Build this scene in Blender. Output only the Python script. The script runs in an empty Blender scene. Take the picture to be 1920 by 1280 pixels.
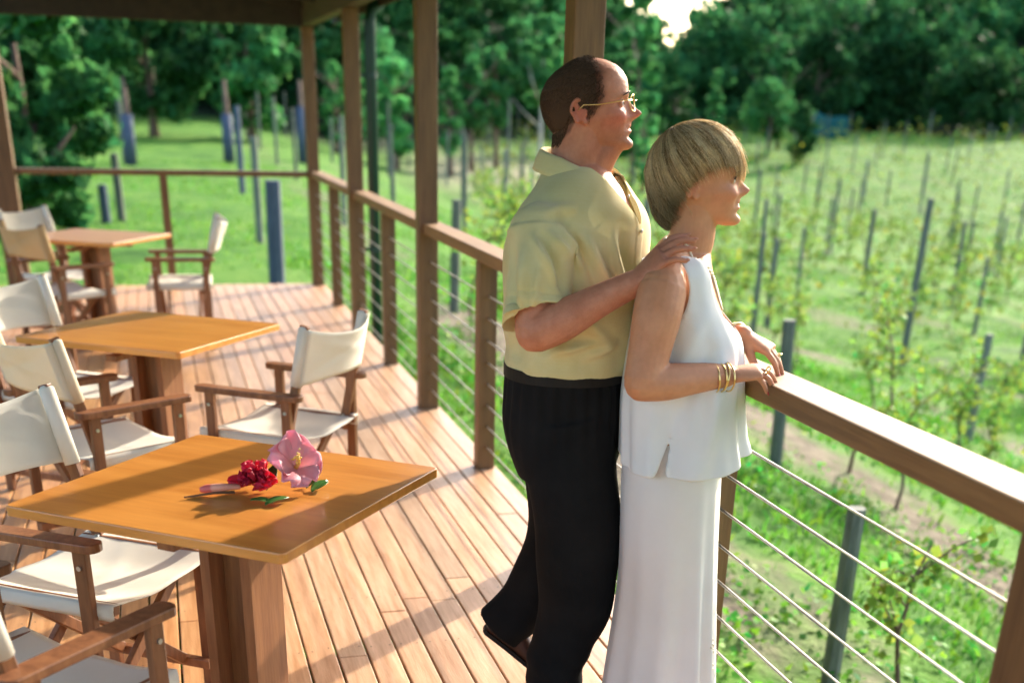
SUN_E, SKY_E, EXPO = 2.3, .15, 2.02
import bpy, math, random
import numpy as np
from mathutils import Vector, Matrix, noise as mnoise

random.seed(7)
RNG = np.random.default_rng(11)
S = bpy.context.scene
COL = S.collection
PI = math.pi
D2R = math.radians

# ------------------------------------------------------------------ camera
# solved from the verticals, the handrail, the post spacing and the square tables
F, CX, CY, PIT, ROLL, YAW, H = 2236.0245, 960., 1303.741, .4586, .0274, .2778, 1.6595
FW = np.array([math.sin(YAW)*math.cos(PIT), math.cos(YAW)*math.cos(PIT), -math.sin(PIT)])
_r = np.array([math.cos(YAW), -math.sin(YAW), 0.]); _u = np.cross(_r, FW)
RT = math.cos(ROLL)*_r + math.sin(ROLL)*_u
UP = -math.sin(ROLL)*_r + math.cos(ROLL)*_u
EYE = np.array([0, 0, H])

def ray(x, y): return FW + RT*(x-CX)/F - UP*(y-CY)/F
def at_z(x, y, z): d = ray(x, y); return EYE + d*(z-H)/d[2]
def at_y(x, y, Y): d = ray(x, y); return EYE + d*Y/d[1]
def at_r(x, y, R): d = ray(x, y); return EYE + d*R/math.hypot(d[0], d[1])

cam = bpy.data.cameras.new('camera'); camo = bpy.data.objects.new('camera', cam); COL.objects.link(camo)
m = Matrix.Identity(4)
for i in range(3):
    m[i][0], m[i][1], m[i][2], m[i][3] = RT[i], UP[i], -FW[i], EYE[i]
camo.matrix_world = m
cam.sensor_fit = 'HORIZONTAL'; cam.sensor_width = 36; cam.lens = F/1920*36
cam.shift_y = (CY-640)/1920; cam.shift_x = 0
cam.clip_start = .05; cam.clip_end = 2000
cam.dof.use_dof = True; cam.dof.focus_distance = 3.3; cam.dof.aperture_fstop = 2.0
S.camera = camo

# ------------------------------------------------------------------ materials
MATS = {}
def nt(m): return m.node_tree.nodes, m.node_tree.links
def pbr(name, c1, c2=None, scale=6., stretch=(1, 1, 1), rough=.6, bump=0., bscale=None, tint=False, spec=.5,
        coat=0., transl=0., metal=0., detail=6., lo=.35, hi=.68, sss=0., sheen=0., rvar=0., space='Object'):
    m = bpy.data.materials.new(name); m.use_nodes = True
    N, L = nt(m); b = N['Principled BSDF']; out = N['Material Output']
    tc = N.new('ShaderNodeTexCoord'); mp = N.new('ShaderNodeMapping'); mp.inputs['Scale'].default_value = stretch
    L.new(tc.outputs[space], mp.inputs['Vector'])
    no = N.new('ShaderNodeTexNoise'); no.inputs['Scale'].default_value = scale; no.inputs['Detail'].default_value = detail
    no.inputs['Roughness'].default_value = .62
    L.new(mp.outputs['Vector'], no.inputs['Vector'])
    cr = N.new('ShaderNodeValToRGB'); cr.color_ramp.elements[0].position = lo; cr.color_ramp.elements[1].position = hi
    cr.color_ramp.elements[0].color = (*c1, 1); cr.color_ramp.elements[1].color = (*(c2 or c1), 1)
    L.new(no.outputs['Fac'], cr.inputs['Fac'])
    src = cr.outputs['Color']
    if tint:
        at = N.new('ShaderNodeAttribute'); at.attribute_name = 'tint'
        mx = N.new('ShaderNodeMix'); mx.data_type = 'RGBA'; mx.blend_type = 'MULTIPLY'; mx.inputs[0].default_value = 1
        L.new(src, mx.inputs[6]); L.new(at.outputs['Color'], mx.inputs[7]); src = mx.outputs[2]
    L.new(src, b.inputs['Base Color'])
    b.inputs['Roughness'].default_value = rough; b.inputs['Metallic'].default_value = metal
    b.inputs['Specular IOR Level'].default_value = spec
    if coat: b.inputs['Coat Weight'].default_value = coat; b.inputs['Coat Roughness'].default_value = .22
    if sss:
        b.inputs['Subsurface Weight'].default_value = sss; b.inputs['Subsurface Radius'].default_value = (.012, .005, .003)
        b.inputs['Subsurface Scale'].default_value = .6
    if sheen: b.inputs['Sheen Weight'].default_value = sheen
    if rvar:
        mr = N.new('ShaderNodeMapRange'); mr.inputs[3].default_value = rough-rvar; mr.inputs[4].default_value = rough+rvar
        L.new(no.outputs['Fac'], mr.inputs[0]); L.new(mr.outputs[0], b.inputs['Roughness'])
    if bump:
        bn = N.new('ShaderNodeTexNoise'); bn.inputs['Scale'].default_value = bscale or scale*4; bn.inputs['Detail'].default_value = 4
        L.new(mp.outputs['Vector'], bn.inputs['Vector'])
        bp = N.new('ShaderNodeBump'); bp.inputs['Strength'].default_value = bump; bp.inputs['Distance'].default_value = .01
        L.new(bn.outputs['Fac'], bp.inputs['Height']); L.new(bp.outputs['Normal'], b.inputs['Normal'])
    if transl:
        tr = N.new('ShaderNodeBsdfTranslucent'); L.new(src, tr.inputs['Color'])
        ms = N.new('ShaderNodeMixShader'); ms.inputs[0].default_value = transl
        L.new(b.outputs[0], ms.inputs[1]); L.new(tr.outputs[0], ms.inputs[2]); L.new(ms.outputs[0], out.inputs['Surface'])
    MATS[name] = m
    return m

# ------------------------------------------------------------------ mesh helpers
def nrm(v):
    v = np.asarray(v, float); return v/ (np.linalg.norm(v)+1e-12)

class MB:
    def __init__(s): s.v = []; s.f = []; s.m = []; s.c = []
    def add(s, V, Fc, mat=0, col=(1, 1, 1)):
        o = len(s.v); V = [tuple(map(float, p)) for p in V]; s.v += V
        for k, f in enumerate(Fc):
            s.f.append(tuple(i+o for i in f)); s.m.append(mat if np.isscalar(mat) else mat[k])
        if len(np.shape(col)) == 2: s.c += [tuple(c) for c in col]
        else: s.c += [tuple(col)]*len(V)
        return s
    def box(s, c, size, ax=None, mat=0, col=(1, 1, 1)):
        c = np.asarray(c, float); h = np.asarray(size, float)/2
        A = np.eye(3) if ax is None else np.asarray(ax, float)
        V = [c + A[0]*i*h[0] + A[1]*j*h[1] + A[2]*k*h[2] for k in (-1, 1) for j in (-1, 1) for i in (-1, 1)]
        return s.add(V, [(0, 2, 3, 1), (4, 5, 7, 6), (0, 1, 5, 4), (2, 6, 7, 3), (0, 4, 6, 2), (1, 3, 7, 5)], mat, col)
    def bar(s, a, b, w, h, side=(1, 0, 0), mat=0, col=(1, 1, 1)):
        a = np.asarray(a, float); b = np.asarray(b, float); d = nrm(b-a)
        sd = np.asarray(side, float); sd = nrm(sd - d*(sd@d)); t = np.cross(d, sd)
        return s.box((a+b)/2, (w, h, np.linalg.norm(b-a)), (sd, t, d), mat, col)
    def tube(s, P, r, n=8, mat=0, col=(1, 1, 1), cap=True, flat=1., ref=(0, 0, 1)):
        P = np.asarray(P, float); r = np.broadcast_to(np.asarray(r, float), (len(P),))
        V = []; x = None
        for i, p in enumerate(P):
            d = nrm(P[min(i+1, len(P)-1)] - P[max(i-1, 0)])
            if x is None:
                x = np.cross(d, ref)
                if np.linalg.norm(x) < .25: x = np.cross(d, (0, 1, .1))
            x = nrm(x-d*(x@d)); y = np.cross(d, x)
            for k in range(n):
                a = 2*PI*k/n; V.append(p + r[i]*(x*math.cos(a) + y*flat*math.sin(a)))
        Fc = [(i*n+k, i*n+(k+1) % n, (i+1)*n+(k+1) % n, (i+1)*n+k) for i in range(len(P)-1) for k in range(n)]
        if cap: Fc += [tuple(range(n))[::-1], tuple((len(P)-1)*n+k for k in range(n))]
        return s.add(V, Fc, mat, col)
    def loft(s, rings, closed=True, cap=True, mat=0, col=(1, 1, 1)):
        R = [np.asarray(q, float) for q in rings]; n = len(R[0]); V = np.concatenate(R)
        kk = n if closed else n-1
        Fc = [(i*n+k, i*n+(k+1) % n, (i+1)*n+(k+1) % n, (i+1)*n+k) for i in range(len(R)-1) for k in range(kk)]
        if cap: Fc += [tuple(range(n))[::-1], tuple((len(R)-1)*n+k for k in range(n))]
        return s.add(V, Fc, mat, col)
    def ball(s, c, r, n=8, mat=0, col=(1, 1, 1), ax=None):
        c = np.asarray(c, float); r = np.broadcast_to(np.asarray(r, float), (3,)); A = np.eye(3) if ax is None else np.asarray(ax)
        rings = []
        for i in range(1, n):
            t = PI*i/n
            rings.append([c + (A.T @ (r*np.array([math.sin(t)*math.cos(a), math.sin(t)*math.sin(a), -math.cos(t)]))) for a in np.arange(2*n)*PI/n])
        return s.loft(rings, mat=mat, col=col)
    def grid(s, fn, nu, nv, mat=0, col=(1, 1, 1)):
        V = [fn(i/nu, j/nv) for i in range(nu+1) for j in range(nv+1)]
        Fc = [(i*(nv+1)+j, (i+1)*(nv+1)+j, (i+1)*(nv+1)+j+1, i*(nv+1)+j+1) for i in range(nu) for j in range(nv)]
        return s.add(V, Fc, mat, col)
    def mesh(s, name, mats, smooth=False):
        me = bpy.data.meshes.new(name); me.from_pydata(s.v, [], s.f)
        for q in (mats if isinstance(mats, (list, tuple)) else [mats]): me.materials.append(MATS[q])
        me.polygons.foreach_set('material_index', s.m)
        if smooth: me.polygons.foreach_set('use_smooth', [True]*len(s.f))
        at = me.attributes.new('tint', 'FLOAT_COLOR', 'POINT')
        at.data.foreach_set('color', np.concatenate([np.asarray(s.c, 'f'), np.ones((len(s.c), 1), 'f')], 1).ravel())
        me.update(); return me
    def build(s, name, mats, parent=None, smooth=False, bevel=0., solid=0., sub=0, fix=True):
        me = s.mesh(name, mats, smooth)
        if fix:
            import bmesh
            bm = bmesh.new(); bm.from_mesh(me); bmesh.ops.recalc_face_normals(bm, faces=bm.faces); bm.to_mesh(me); bm.free()
        return link(name, me, parent, bevel, solid, sub)

def link(name, me, parent=None, bevel=0., solid=0., sub=0):
    o = bpy.data.objects.new(name, me); COL.objects.link(o)
    if parent is not None: o.parent = parent
    if solid: k = o.modifiers.new('s', 'SOLIDIFY'); k.thickness = solid; k.offset = 0
    if sub: k = o.modifiers.new('u', 'SUBSURF'); k.levels = sub; k.render_levels = sub
    if bevel:
        k = o.modifiers.new('b', 'BEVEL'); k.width = bevel; k.segments = 2; k.limit_method = 'ANGLE'; k.harden_normals = False
    return o

def tag(o, label=None, cat=None, group=None, kind=None):
    if label: o['label'] = label
    if cat: o['category'] = cat
    if group: o['group'] = group
    if kind: o['kind'] = kind
    return o
def empty(name, loc=(0, 0, 0), rz=0.):
    o = bpy.data.objects.new(name, None); COL.objects.link(o); o.location = loc; o.rotation_euler = (0, 0, rz)
    o.empty_display_size = .1
    return o
KIDS = {}
def children(o): return [c for c in bpy.data.objects if c.parent == o]
def copy_tree(o, parent=None):
    c = o.copy(); COL.objects.link(c)
    if parent is not None: c.parent = parent
    for ch in children(o): copy_tree(ch, c)
    return c

def fast_mesh(name, V, quads, mats, tint=None, smooth=False):
    """mesh from numpy arrays, all quads"""
    me = bpy.data.meshes.new(name); nq = len(quads)
    me.vertices.add(len(V)); me.vertices.foreach_set('co', np.asarray(V, 'f').ravel())
    me.loops.add(nq*4); me.loops.foreach_set('vertex_index', np.asarray(quads, 'i').ravel())
    me.polygons.add(nq); me.polygons.foreach_set('loop_start', np.arange(nq, dtype='i')*4)
    for q in (mats if isinstance(mats, (list, tuple)) else [mats]): me.materials.append(MATS[q])
    if smooth: me.polygons.foreach_set('use_smooth', np.ones(nq, bool))
    if tint is not None:
        at = me.attributes.new('tint', 'FLOAT_COLOR', 'POINT')
        at.data.foreach_set('color', np.concatenate([np.asarray(tint, 'f'), np.ones((len(V), 1), 'f')], 1).ravel())
    me.update(calc_edges=True); me.validate()
    return me

def leaf_quads(P, size, out=None, outw=.6, aspect=.6, rng=RNG, droop=0.):
    """one rhombic leaf at every point: returns (V, quads); out = preferred normal"""
    n = len(P); size = np.broadcast_to(size, (n,))
    nr = rng.normal(size=(n, 3)); nr /= np.linalg.norm(nr, axis=1)[:, None]
    if out is not None: nr = nr*(1-outw) + out*outw; nr /= np.linalg.norm(nr, axis=1)[:, None]+1e-9
    t = rng.normal(size=(n, 3)); t[:, 2] -= droop; t -= nr*(t*nr).sum(1)[:, None]; t /= np.linalg.norm(t, axis=1)[:, None]+1e-9
    b = np.cross(nr, t)
    L = size[:, None]; Wd = L*aspect
    V = np.stack([P - t*L*.5, P + b*Wd*.5 + t*L*.05, P + t*L*.5 - nr*L*.12, P - b*Wd*.5 + t*L*.05], 1).reshape(-1, 3)
    return V, np.arange(n*4).reshape(n, 4)

def smooth01(a, b, x):
    t = np.clip((np.asarray(x, float)-a)/(b-a), 0, 1); return t*t*(3-2*t)
def crom(P, n):
    """Catmull-Rom resample of a list of rows"""
    P = np.asarray(P, float); out = []
    for i in range(len(P)-1):
        p0, p1, p2, p3 = P[max(i-1, 0)], P[i], P[i+1], P[min(i+2, len(P)-1)]
        for k in range(n):
            t = k/n
            out.append(.5*((2*p1) + (-p0+p2)*t + (2*p0-5*p1+4*p2-p3)*t*t + (-p0+3*p1-3*p2+p3)*t**3))
    out.append(P[-1]); return np.array(out)
def union(name, mb, mats, voxel=.004, smooth=4, parent=None, post=None, cut=None):
    """weld overlapping closed pieces into one continuous skin"""
    me = bpy.data.meshes.new('tmp'); me.from_pydata(mb.v, [], mb.f)
    import bmesh
    bm = bmesh.new(); bm.from_mesh(me); bmesh.ops.recalc_face_normals(bm, faces=bm.faces); bm.to_mesh(me); bm.free()
    o = bpy.data.objects.new('tmp', me); COL.objects.link(o)
    k = o.modifiers.new('r', 'REMESH'); k.mode = 'VOXEL'; k.voxel_size = voxel
    if smooth: k = o.modifiers.new('s', 'SMOOTH'); k.factor = .5; k.iterations = smooth
    dg = bpy.context.evaluated_depsgraph_get(); dg.update()
    ne = bpy.data.meshes.new_from_object(o.evaluated_get(dg)); ne.name = name
    bpy.data.objects.remove(o); bpy.data.meshes.remove(me)
    ne.materials.clear()
    for q in (mats if isinstance(mats, (list, tuple)) else [mats]): ne.materials.append(MATS[q])
    nv = len(ne.vertices); co = np.empty(nv*3, 'f'); ne.vertices.foreach_get('co', co); co = co.reshape(-1, 3).astype(float)
    no = np.empty(nv*3, 'f'); ne.vertices.foreach_get('normal', no); no = no.reshape(-1, 3).astype(float)
    tint = np.ones((nv, 3))
    if post:
        co2, tint = post(co, no, tint); ne.vertices.foreach_set('co', co2.astype('f').ravel())
    at = ne.attributes.new('tint', 'FLOAT_COLOR', 'POINT')
    at.data.foreach_set('color', np.concatenate([tint.astype('f'), np.ones((nv, 1), 'f')], 1).ravel())
    if cut:
        bm = bmesh.new(); bm.from_mesh(ne); bmesh.ops.delete(bm, geom=[f for f in bm.faces if cut(f.calc_center_median())], context='FACES')
        be = [e for e in bm.edges if e.is_boundary]; bv = {v for e in be for v in e.verts}
        for _ in range(8):
            new = {}
            for v in bv:
                o_ = [e.other_vert(v).co for e in v.link_edges if e.is_boundary]
                if len(o_) == 2: new[v] = v.co*.5+(o_[0]+o_[1])*.25
            for v, c in new.items(): v.co = c
        bm.to_mesh(ne); bm.free()
    ne.polygons.foreach_set('use_smooth', np.ones(len(ne.polygons), bool)); ne.update()
    return link(name, ne, parent)
def strands(name, P, r, C, mats, parent):
    """many thin three-sided hairs at once: P (N, K, 3), r (N, K), C (N, K, 3)"""
    N_, K, _ = P.shape; d = np.gradient(P, axis=1); d /= np.linalg.norm(d, axis=2)[..., None]+1e-12
    ref = P - P.mean((0, 1)); x = np.cross(d, ref); x /= np.linalg.norm(x, axis=2)[..., None]+1e-12; y = np.cross(d, x)
    V = np.stack([P + r[..., None]*(x*math.cos(a)+y*math.sin(a)) for a in (0, 2*PI/3, 4*PI/3)], 2).reshape(-1, 3)
    b = (np.arange(N_)[:, None, None]*K + np.arange(K-1)[None, :, None])*3; k = np.arange(3)[None, None, :]; k2 = (k+1) % 3
    Q = np.stack(np.broadcast_arrays(b+k, b+k2, b+3+k2, b+3+k), -1).reshape(-1, 4)
    return link(name, fast_mesh(name, V, Q, mats, np.repeat(C.reshape(-1, 3), 3, 0), True), parent)
def seg_dist(P, a, b):
    """distance to segment and parameter along it"""
    a = np.asarray(a, float); b = np.asarray(b, float); d = b-a
    t = np.clip(((P-a)@d)/(d@d), 0, 1); return np.linalg.norm(P-(a+t[:, None]*d), axis=1), t
def gauss(x, s): return np.exp(-(x/s)**2)
# ------------------------------------------------------------------ light
SUN_DIR = nrm((.765*math.cos(D2R(24)), .644*math.cos(D2R(24)), math.sin(D2R(24))))
sun = bpy.data.lights.new('sun', 'SUN'); sun.energy = SUN_E; sun.angle = D2R(1.); sun.color = (1., .90, .74)
suno = bpy.data.objects.new('sun', sun); COL.objects.link(suno); suno.location = (20, 14, 20)
suno.rotation_euler = Vector(SUN_DIR).to_track_quat('Z', 'Y').to_euler()
w = bpy.data.worlds.new('World'); S.world = w; w.use_nodes = True
sk = w.node_tree.nodes.new('ShaderNodeTexSky'); sk.sky_type = 'NISHITA'; sk.sun_disc = False
sk.sun_elevation = D2R(24); sk.sun_rotation = math.atan2(SUN_DIR[0], SUN_DIR[1])
sk.air_density = 1.; sk.dust_density = 3.; sk.ozone_density = 1.
bg = w.node_tree.nodes['Background']; bg.inputs['Strength'].default_value = SKY_E
w.node_tree.links.new(sk.outputs[0], bg.inputs['Color'])
S.view_settings.view_transform = 'Standard'; S.view_settings.look = 'None'; S.view_settings.exposure = EXPO
S.view_settings.gamma = 1
S.cycles.max_bounces = 8; S.cycles.diffuse_bounces = 4; S.cycles.transparent_max_bounces = 8
S.cycles.sample_clamp_indirect = 6; S.cycles.caustics_reflective = False; S.cycles.caustics_refractive = False

# ------------------------------------------------------------------ materials of the place
pbr('deck', (.40, .215, .112), (.61, .385, .245), 3., (14, .9, 14), rough=.36, bump=.12, bscale=22, tint=True, spec=.5, rvar=.1)
pbr('deck_edge', (.16, .09, .05), (.24, .14, .08), 4, (3, .5, 3), rough=.7)
pbr('post_wood', (.112, .055, .020), (.19, .10, .038), 5, (6, 6, .6), rough=.5, bump=.1, tint=True)
pbr('rail_wood', (.17, .082, .026), (.29, .155, .058), 4, (10, .6, 10), rough=.62, bump=.15, rvar=.08, coat=.08)
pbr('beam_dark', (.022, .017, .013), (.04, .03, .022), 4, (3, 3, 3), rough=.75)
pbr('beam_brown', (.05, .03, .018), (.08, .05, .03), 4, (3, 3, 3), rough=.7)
pbr('steel', (.55, .54, .52), (.68, .67, .64), 20, rough=.32, metal=.75)
pbr('pipe_green', (.004, .032, .026), (.006, .045, .036), 3, rough=.4)
pbr('pole_grey', (.085, .10, .085), (.19, .20, .165), 5, (6, 6, 1), rough=.85, tint=True)
pbr('pole_blue', (.042, .060, .105), (.078, .10, .155), 5, (6, 6, 1), rough=.8, tint=True)
pbr('bark', (.10, .06, .045), (.20, .13, .10), 6, (5, 5, 1), rough=.9, tint=True)
pbr('bark_pale', (.35, .32, .30), (.52, .50, .46), 3, (4, 4, 1), rough=.85)
pbr('leaf', (.030, .120, .038), (.066, .20, .060), 2., rough=.65, tint=True, transl=.5, spec=.08)
pbr('leaf_young', (.15, .28, .04), (.30, .41, .085), 2., rough=.6, tint=True, transl=.45, spec=.12)
pbr('grass_blade', (.09, .27, .025), (.17, .38, .05), 2., rough=.6, tint=True, transl=.4, spec=.2)
pbr('netting', (.0, .075, .085), (.005, .11, .11), 9, rough=.8)

def ground_mat():
    m = bpy.data.materials.new('grass_ground'); m.use_nodes = True; N, L = nt(m); b = N['Principled BSDF']
    tc = N.new('ShaderNodeTexCoord')
    def noise(sc, det=6, st=(1, 1, 1)):
        mp = N.new('ShaderNodeMapping'); mp.inputs['Scale'].default_value = st; L.new(tc.outputs['Object'], mp.inputs['Vector'])
        n = N.new('ShaderNodeTexNoise'); n.inputs['Scale'].default_value = sc; n.inputs['Detail'].default_value = det
        n.inputs['Roughness'].default_value = .65; L.new(mp.outputs['Vector'], n.inputs['Vector']); return n.outputs['Fac']
    def ramp(fac, stops):
        r = N.new('ShaderNodeValToRGB'); e = r.color_ramp.elements
        while len(e) < len(stops): e.new(.5)
        for q, (p, c) in zip(e, stops): q.position = p; q.color = (*c, 1) if len(c) == 3 else c
        L.new(fac, r.inputs['Fac']); return r.outputs['Color']
    grass = ramp(noise(1.3, 8), [(.30, (.028, .100, .012)), (.46, (.066, .182, .019)), (.60, (.115, .24, .030)), (.75, (.175, .27, .065))])
    dirt = ramp(noise(3.5, 6), [(.3, (.085, .068, .048)), (.55, (.18, .148, .105)), (.75, (.26, .22, .15))])
    # bare strips under the vine rows, broken up by noise: rows run along Y, one every ROW metres
    sx = N.new('ShaderNodeSeparateXYZ'); L.new(tc.outputs['Object'], sx.inputs[0])
    def mth(op, a, bv):
        q = N.new('ShaderNodeMath'); q.operation = op
        for k, z in enumerate((a, bv)):
            if z is None: continue
            if isinstance(z, (int, float)): q.inputs[k].default_value = z
            else: L.new(z, q.inputs[k])
        return q.outputs[0]
    ph = mth('DIVIDE', mth('SUBTRACT', sx.outputs['X'], ROW0), ROW)
    cs = mth('COSINE', mth('MULTIPLY', ph, 2*PI), None)
    at = N.new('ShaderNodeAttribute'); at.attribute_name = 'tint'       # r: how much of a vineyard floor, g: dry verge, b: forest floor
    sp = N.new('ShaderNodeSeparateColor'); L.new(at.outputs['Color'], sp.inputs[0])
    strip = mth('ADD', mth('MULTIPLY', mth('MAXIMUM', mth('SUBTRACT', sp.outputs[0], 1.), 0.), .14), mth('ADD', mth('MULTIPLY', cs, .16), mth('MULTIPLY', noise(.55, 7, (1, .55, 1)), 1.)))
    mask = ramp(strip, [(.56, (0, 0, 0)), (.69, (1, 1, 1))])
    mk = N.new('ShaderNodeMath'); mk.operation = 'MULTIPLY'; L.new(mask, mk.inputs[0]); L.new(mth('MINIMUM', sp.outputs[0], 1.), mk.inputs[1])
    mx = N.new('ShaderNodeMix'); mx.data_type = 'RGBA'; L.new(mk.outputs[0], mx.inputs[0]); L.new(grass, mx.inputs[6]); L.new(dirt, mx.inputs[7])
    dry = ramp(noise(.8, 5), [(.35, (.30, .27, .16)), (.65, (.42, .36, .26))])
    mx2 = N.new('ShaderNodeMix'); mx2.data_type = 'RGBA'; L.new(sp.outputs[1], mx2.inputs[0]); L.new(mx.outputs[2], mx2.inputs[6]); L.new(dry, mx2.inputs[7])
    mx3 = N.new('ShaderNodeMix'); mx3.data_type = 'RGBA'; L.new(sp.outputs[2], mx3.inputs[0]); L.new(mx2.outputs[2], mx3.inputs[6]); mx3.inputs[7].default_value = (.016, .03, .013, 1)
    L.new(mx3.outputs[2], b.inputs['Base Color']); b.inputs['Roughness'].default_value = .9; b.inputs['Specular IOR Level'].default_value = .15
    bp = N.new('ShaderNodeBump'); bp.inputs['Strength'].default_value = .8; bp.inputs['Distance'].default_value = .08
    L.new(noise(9, 6), bp.inputs['Height']); L.new(bp.outputs[0], b.inputs['Normal'])
    MATS['grass_ground'] = m
ROW0, ROW = 3.30, 2.55
ground_mat()

# ------------------------------------------------------------------ terrain
def zg(x, y):
    x = np.asarray(x, float); y = np.asarray(y, float)
    g = np.interp(y, [-40, -5, 3, 10, 17, 34, 60, 120, 300], [-1.6, -1.3, -1.15, -.62, -.38, .08, .8, 1.2, 2.0])
    R = np.hypot(x, y); az = np.degrees(np.arctan2(x, y))
    D = 2.0*smooth01(1.5, 13, x) + 1.2*smooth01(12, 32, x)
    D = D*(1-smooth01(48, 100, R)*.85)
    z = g - D
    r0 = np.interp(az, [-90, -10, 8, 14, 22, 50, 90], [52, 55, 60, 72, 92, 112, 120])
    hill = 30*smooth01(r0, r0+105, R)
    hill = hill*(1-.93*np.exp(-((az-21.9)/3.0)**2))
    back = smooth01(-8, -25, y)
    return z + hill*(1-back)
def vnoise(x, y, s, seed=0):
    f = np.zeros_like(x)
    for k, (a, b, c) in enumerate([(1.0, .7, .2), (-.6, 1.1, 1.7), (.35, -1.3, 3.1), (1.7, .4, 5.2)]):
        f += np.sin((a*x+b*y)*s*(1+.37*k)+c+seed)*(.6**k)
    return f/2
ax_ = np.concatenate([np.linspace(-160, -24, 35)[:-1], np.linspace(-24, 40, 129)[:-1], np.linspace(40, 320, 90)])
ay_ = np.concatenate([np.linspace(-60, -6, 16)[:-1], np.linspace(-6, 60, 133)[:-1], np.linspace(60, 400, 100)])
gx, gy = np.meshgrid(ax_, ay_)
gz = zg(gx, gy) + .05*vnoise(gx, gy, 1.1) + .03*vnoise(gx, gy, 3.3, 2)
V = np.stack([gx, gy, gz], -1).reshape(-1, 3); nx = len(ax_)
q = np.array([[j*nx+i, j*nx+i+1, (j+1)*nx+i+1, (j+1)*nx+i] for j in range(len(ay_)-1) for i in range(nx-1)])
azg = np.degrees(np.arctan2(gx, gy)); Rg = np.hypot(gx, gy)
vine_amt = smooth01(1.9, 3.2, gx)*(1-smooth01(88, 96, Rg))*(1-.78*smooth01(14, 40, Rg))
dry_amt = np.exp(-((Rg-60)/9)**2)*smooth01(9, 13, azg)*(1-smooth01(17, 21, azg))*.8
vine_amt = vine_amt*(1+.55*(1-smooth01(7, 13, gx))*(1-smooth01(9, 16, gy)))
r0g = np.interp(azg, [-90, -10, 8, 14, 22, 50, 90], [52, 55, 60, 72, 92, 112, 120])
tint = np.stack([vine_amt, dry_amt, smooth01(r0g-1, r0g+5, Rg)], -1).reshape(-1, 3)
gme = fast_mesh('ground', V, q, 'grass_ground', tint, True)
tag(link('ground', gme), kind='structure')

# ------------------------------------------------------------------ deck
PX, Y0, STEP = 1.4775, 12.667, 1.3684
RIN, RZ = 1.4355, 1.05
DX0, DX1, DY0, DY1 = -3.0, 1.56, -2.2, Y0+.12
mb = MB(); x = DX0; bw, gap = .094, .007; k = 0
while x < DX1-.02:
    w_ = min(bw, DX1-x); y = DY0 - random.random()*2.
    while y < DY1:
        L = random.choice([2.4, 3.0, 3.6, 4.2]); y2 = min(y+L, DY1 - random.random()*.012)
        ya = max(y, DY0)
        if y2 > ya+.05:
            t = random.gauss(1, .09); hue = random.gauss(0, .04)
            shd = float(smooth01(.55, -.25, x)); c = (t*(1+hue), t*(1-.16*shd), t*(1-hue*.6)*(1-.42*shd))   # shade and warm bounce painted into the boards on the inner side
            mb.box((x+w_/2, (ya+y2)/2, -.0125+random.uniform(-.0012, .0012)), (w_, y2-ya-.004, .025), mat=0, col=c)
        y += L
    x += bw+gap; k += 1
for bx in np.arange(DX0, DX1-.05, bw+gap):          # screw heads over the joists
    for y in np.arange(DY0+.05, min(DY1, 8.5), .45):
        for dx in (.018, bw-.018):
            if bx+dx > -1.1:
                c_ = (bx+dx+random.gauss(0, .002), y+random.gauss(0, .004)); r_ = .0036
                mb.add([(c_[0]+r_*math.cos(a), c_[1]+r_*math.sin(a), .0022) for a in np.arange(6)*PI/3], [(0, 1, 2, 3, 4, 5)], 0, (.16, .15, .15))
dk = mb.build('deck', ['deck'], bevel=.0035); tag(dk, kind='structure')
mb = MB()
for y in np.arange(DY0+.05, DY1, .45): mb.box(((DX0+DX1)/2, y, -.10), (DX1-DX0-.02, .045, .14))
mb.box((DX1-.03, (DY0+DY1)/2, -.26), (.045, DY1-DY0-.1, .18)); mb.box(((DX0+DX1)/2, DY1-.06, -.26), (DX1-DX0, .045, .18))
sub_ = mb.build('deck_joists', ['deck_edge']); tag(sub_, kind='structure')

# ------------------------------------------------------------------ veranda posts
def post_y(k): return Y0-k*STEP
BEAM_Z = 2.27
PW = .112
post_lab = {0: 'brown square veranda post at the far corner where the two railings meet',
            2: 'brown square veranda post next to the green drainpipe',
            4: 'brown square veranda post between the drainpipe and the man',
            6: 'brown veranda post rising behind the bald man\'s head',
            8: 'brown veranda post at the right edge, under the near end of the handrail',
            10: 'brown square veranda post behind the viewpoint'}
for k in (0, 2, 4, 6, 8):
    mb = MB(); t = random.uniform(.9, 1.05)
    mb.box((0, 0, BEAM_Z/2), (PW, PW, BEAM_Z), col=(t, t, t))
    o = mb.build('veranda_post', ['post_wood'], bevel=.005); o.location = (PX-.012, post_y(k), 0) if k < 8 else (PX+.012, post_y(k)-.045, 0)
    tag(o, post_lab[k], 'post', 'veranda posts along the railing')
mb = MB(); mb.box((0, 0, BEAM_Z/2), (.2, .15, BEAM_Z), col=(.8, .8, .8))
o = mb.build('veranda_post', ['post_wood'], bevel=.005); o.location = (-1.345, Y0, 0)
tag(o, 'dark veranda post at the far left end of the cross railing', 'post', 'veranda posts along the railing')

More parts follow.
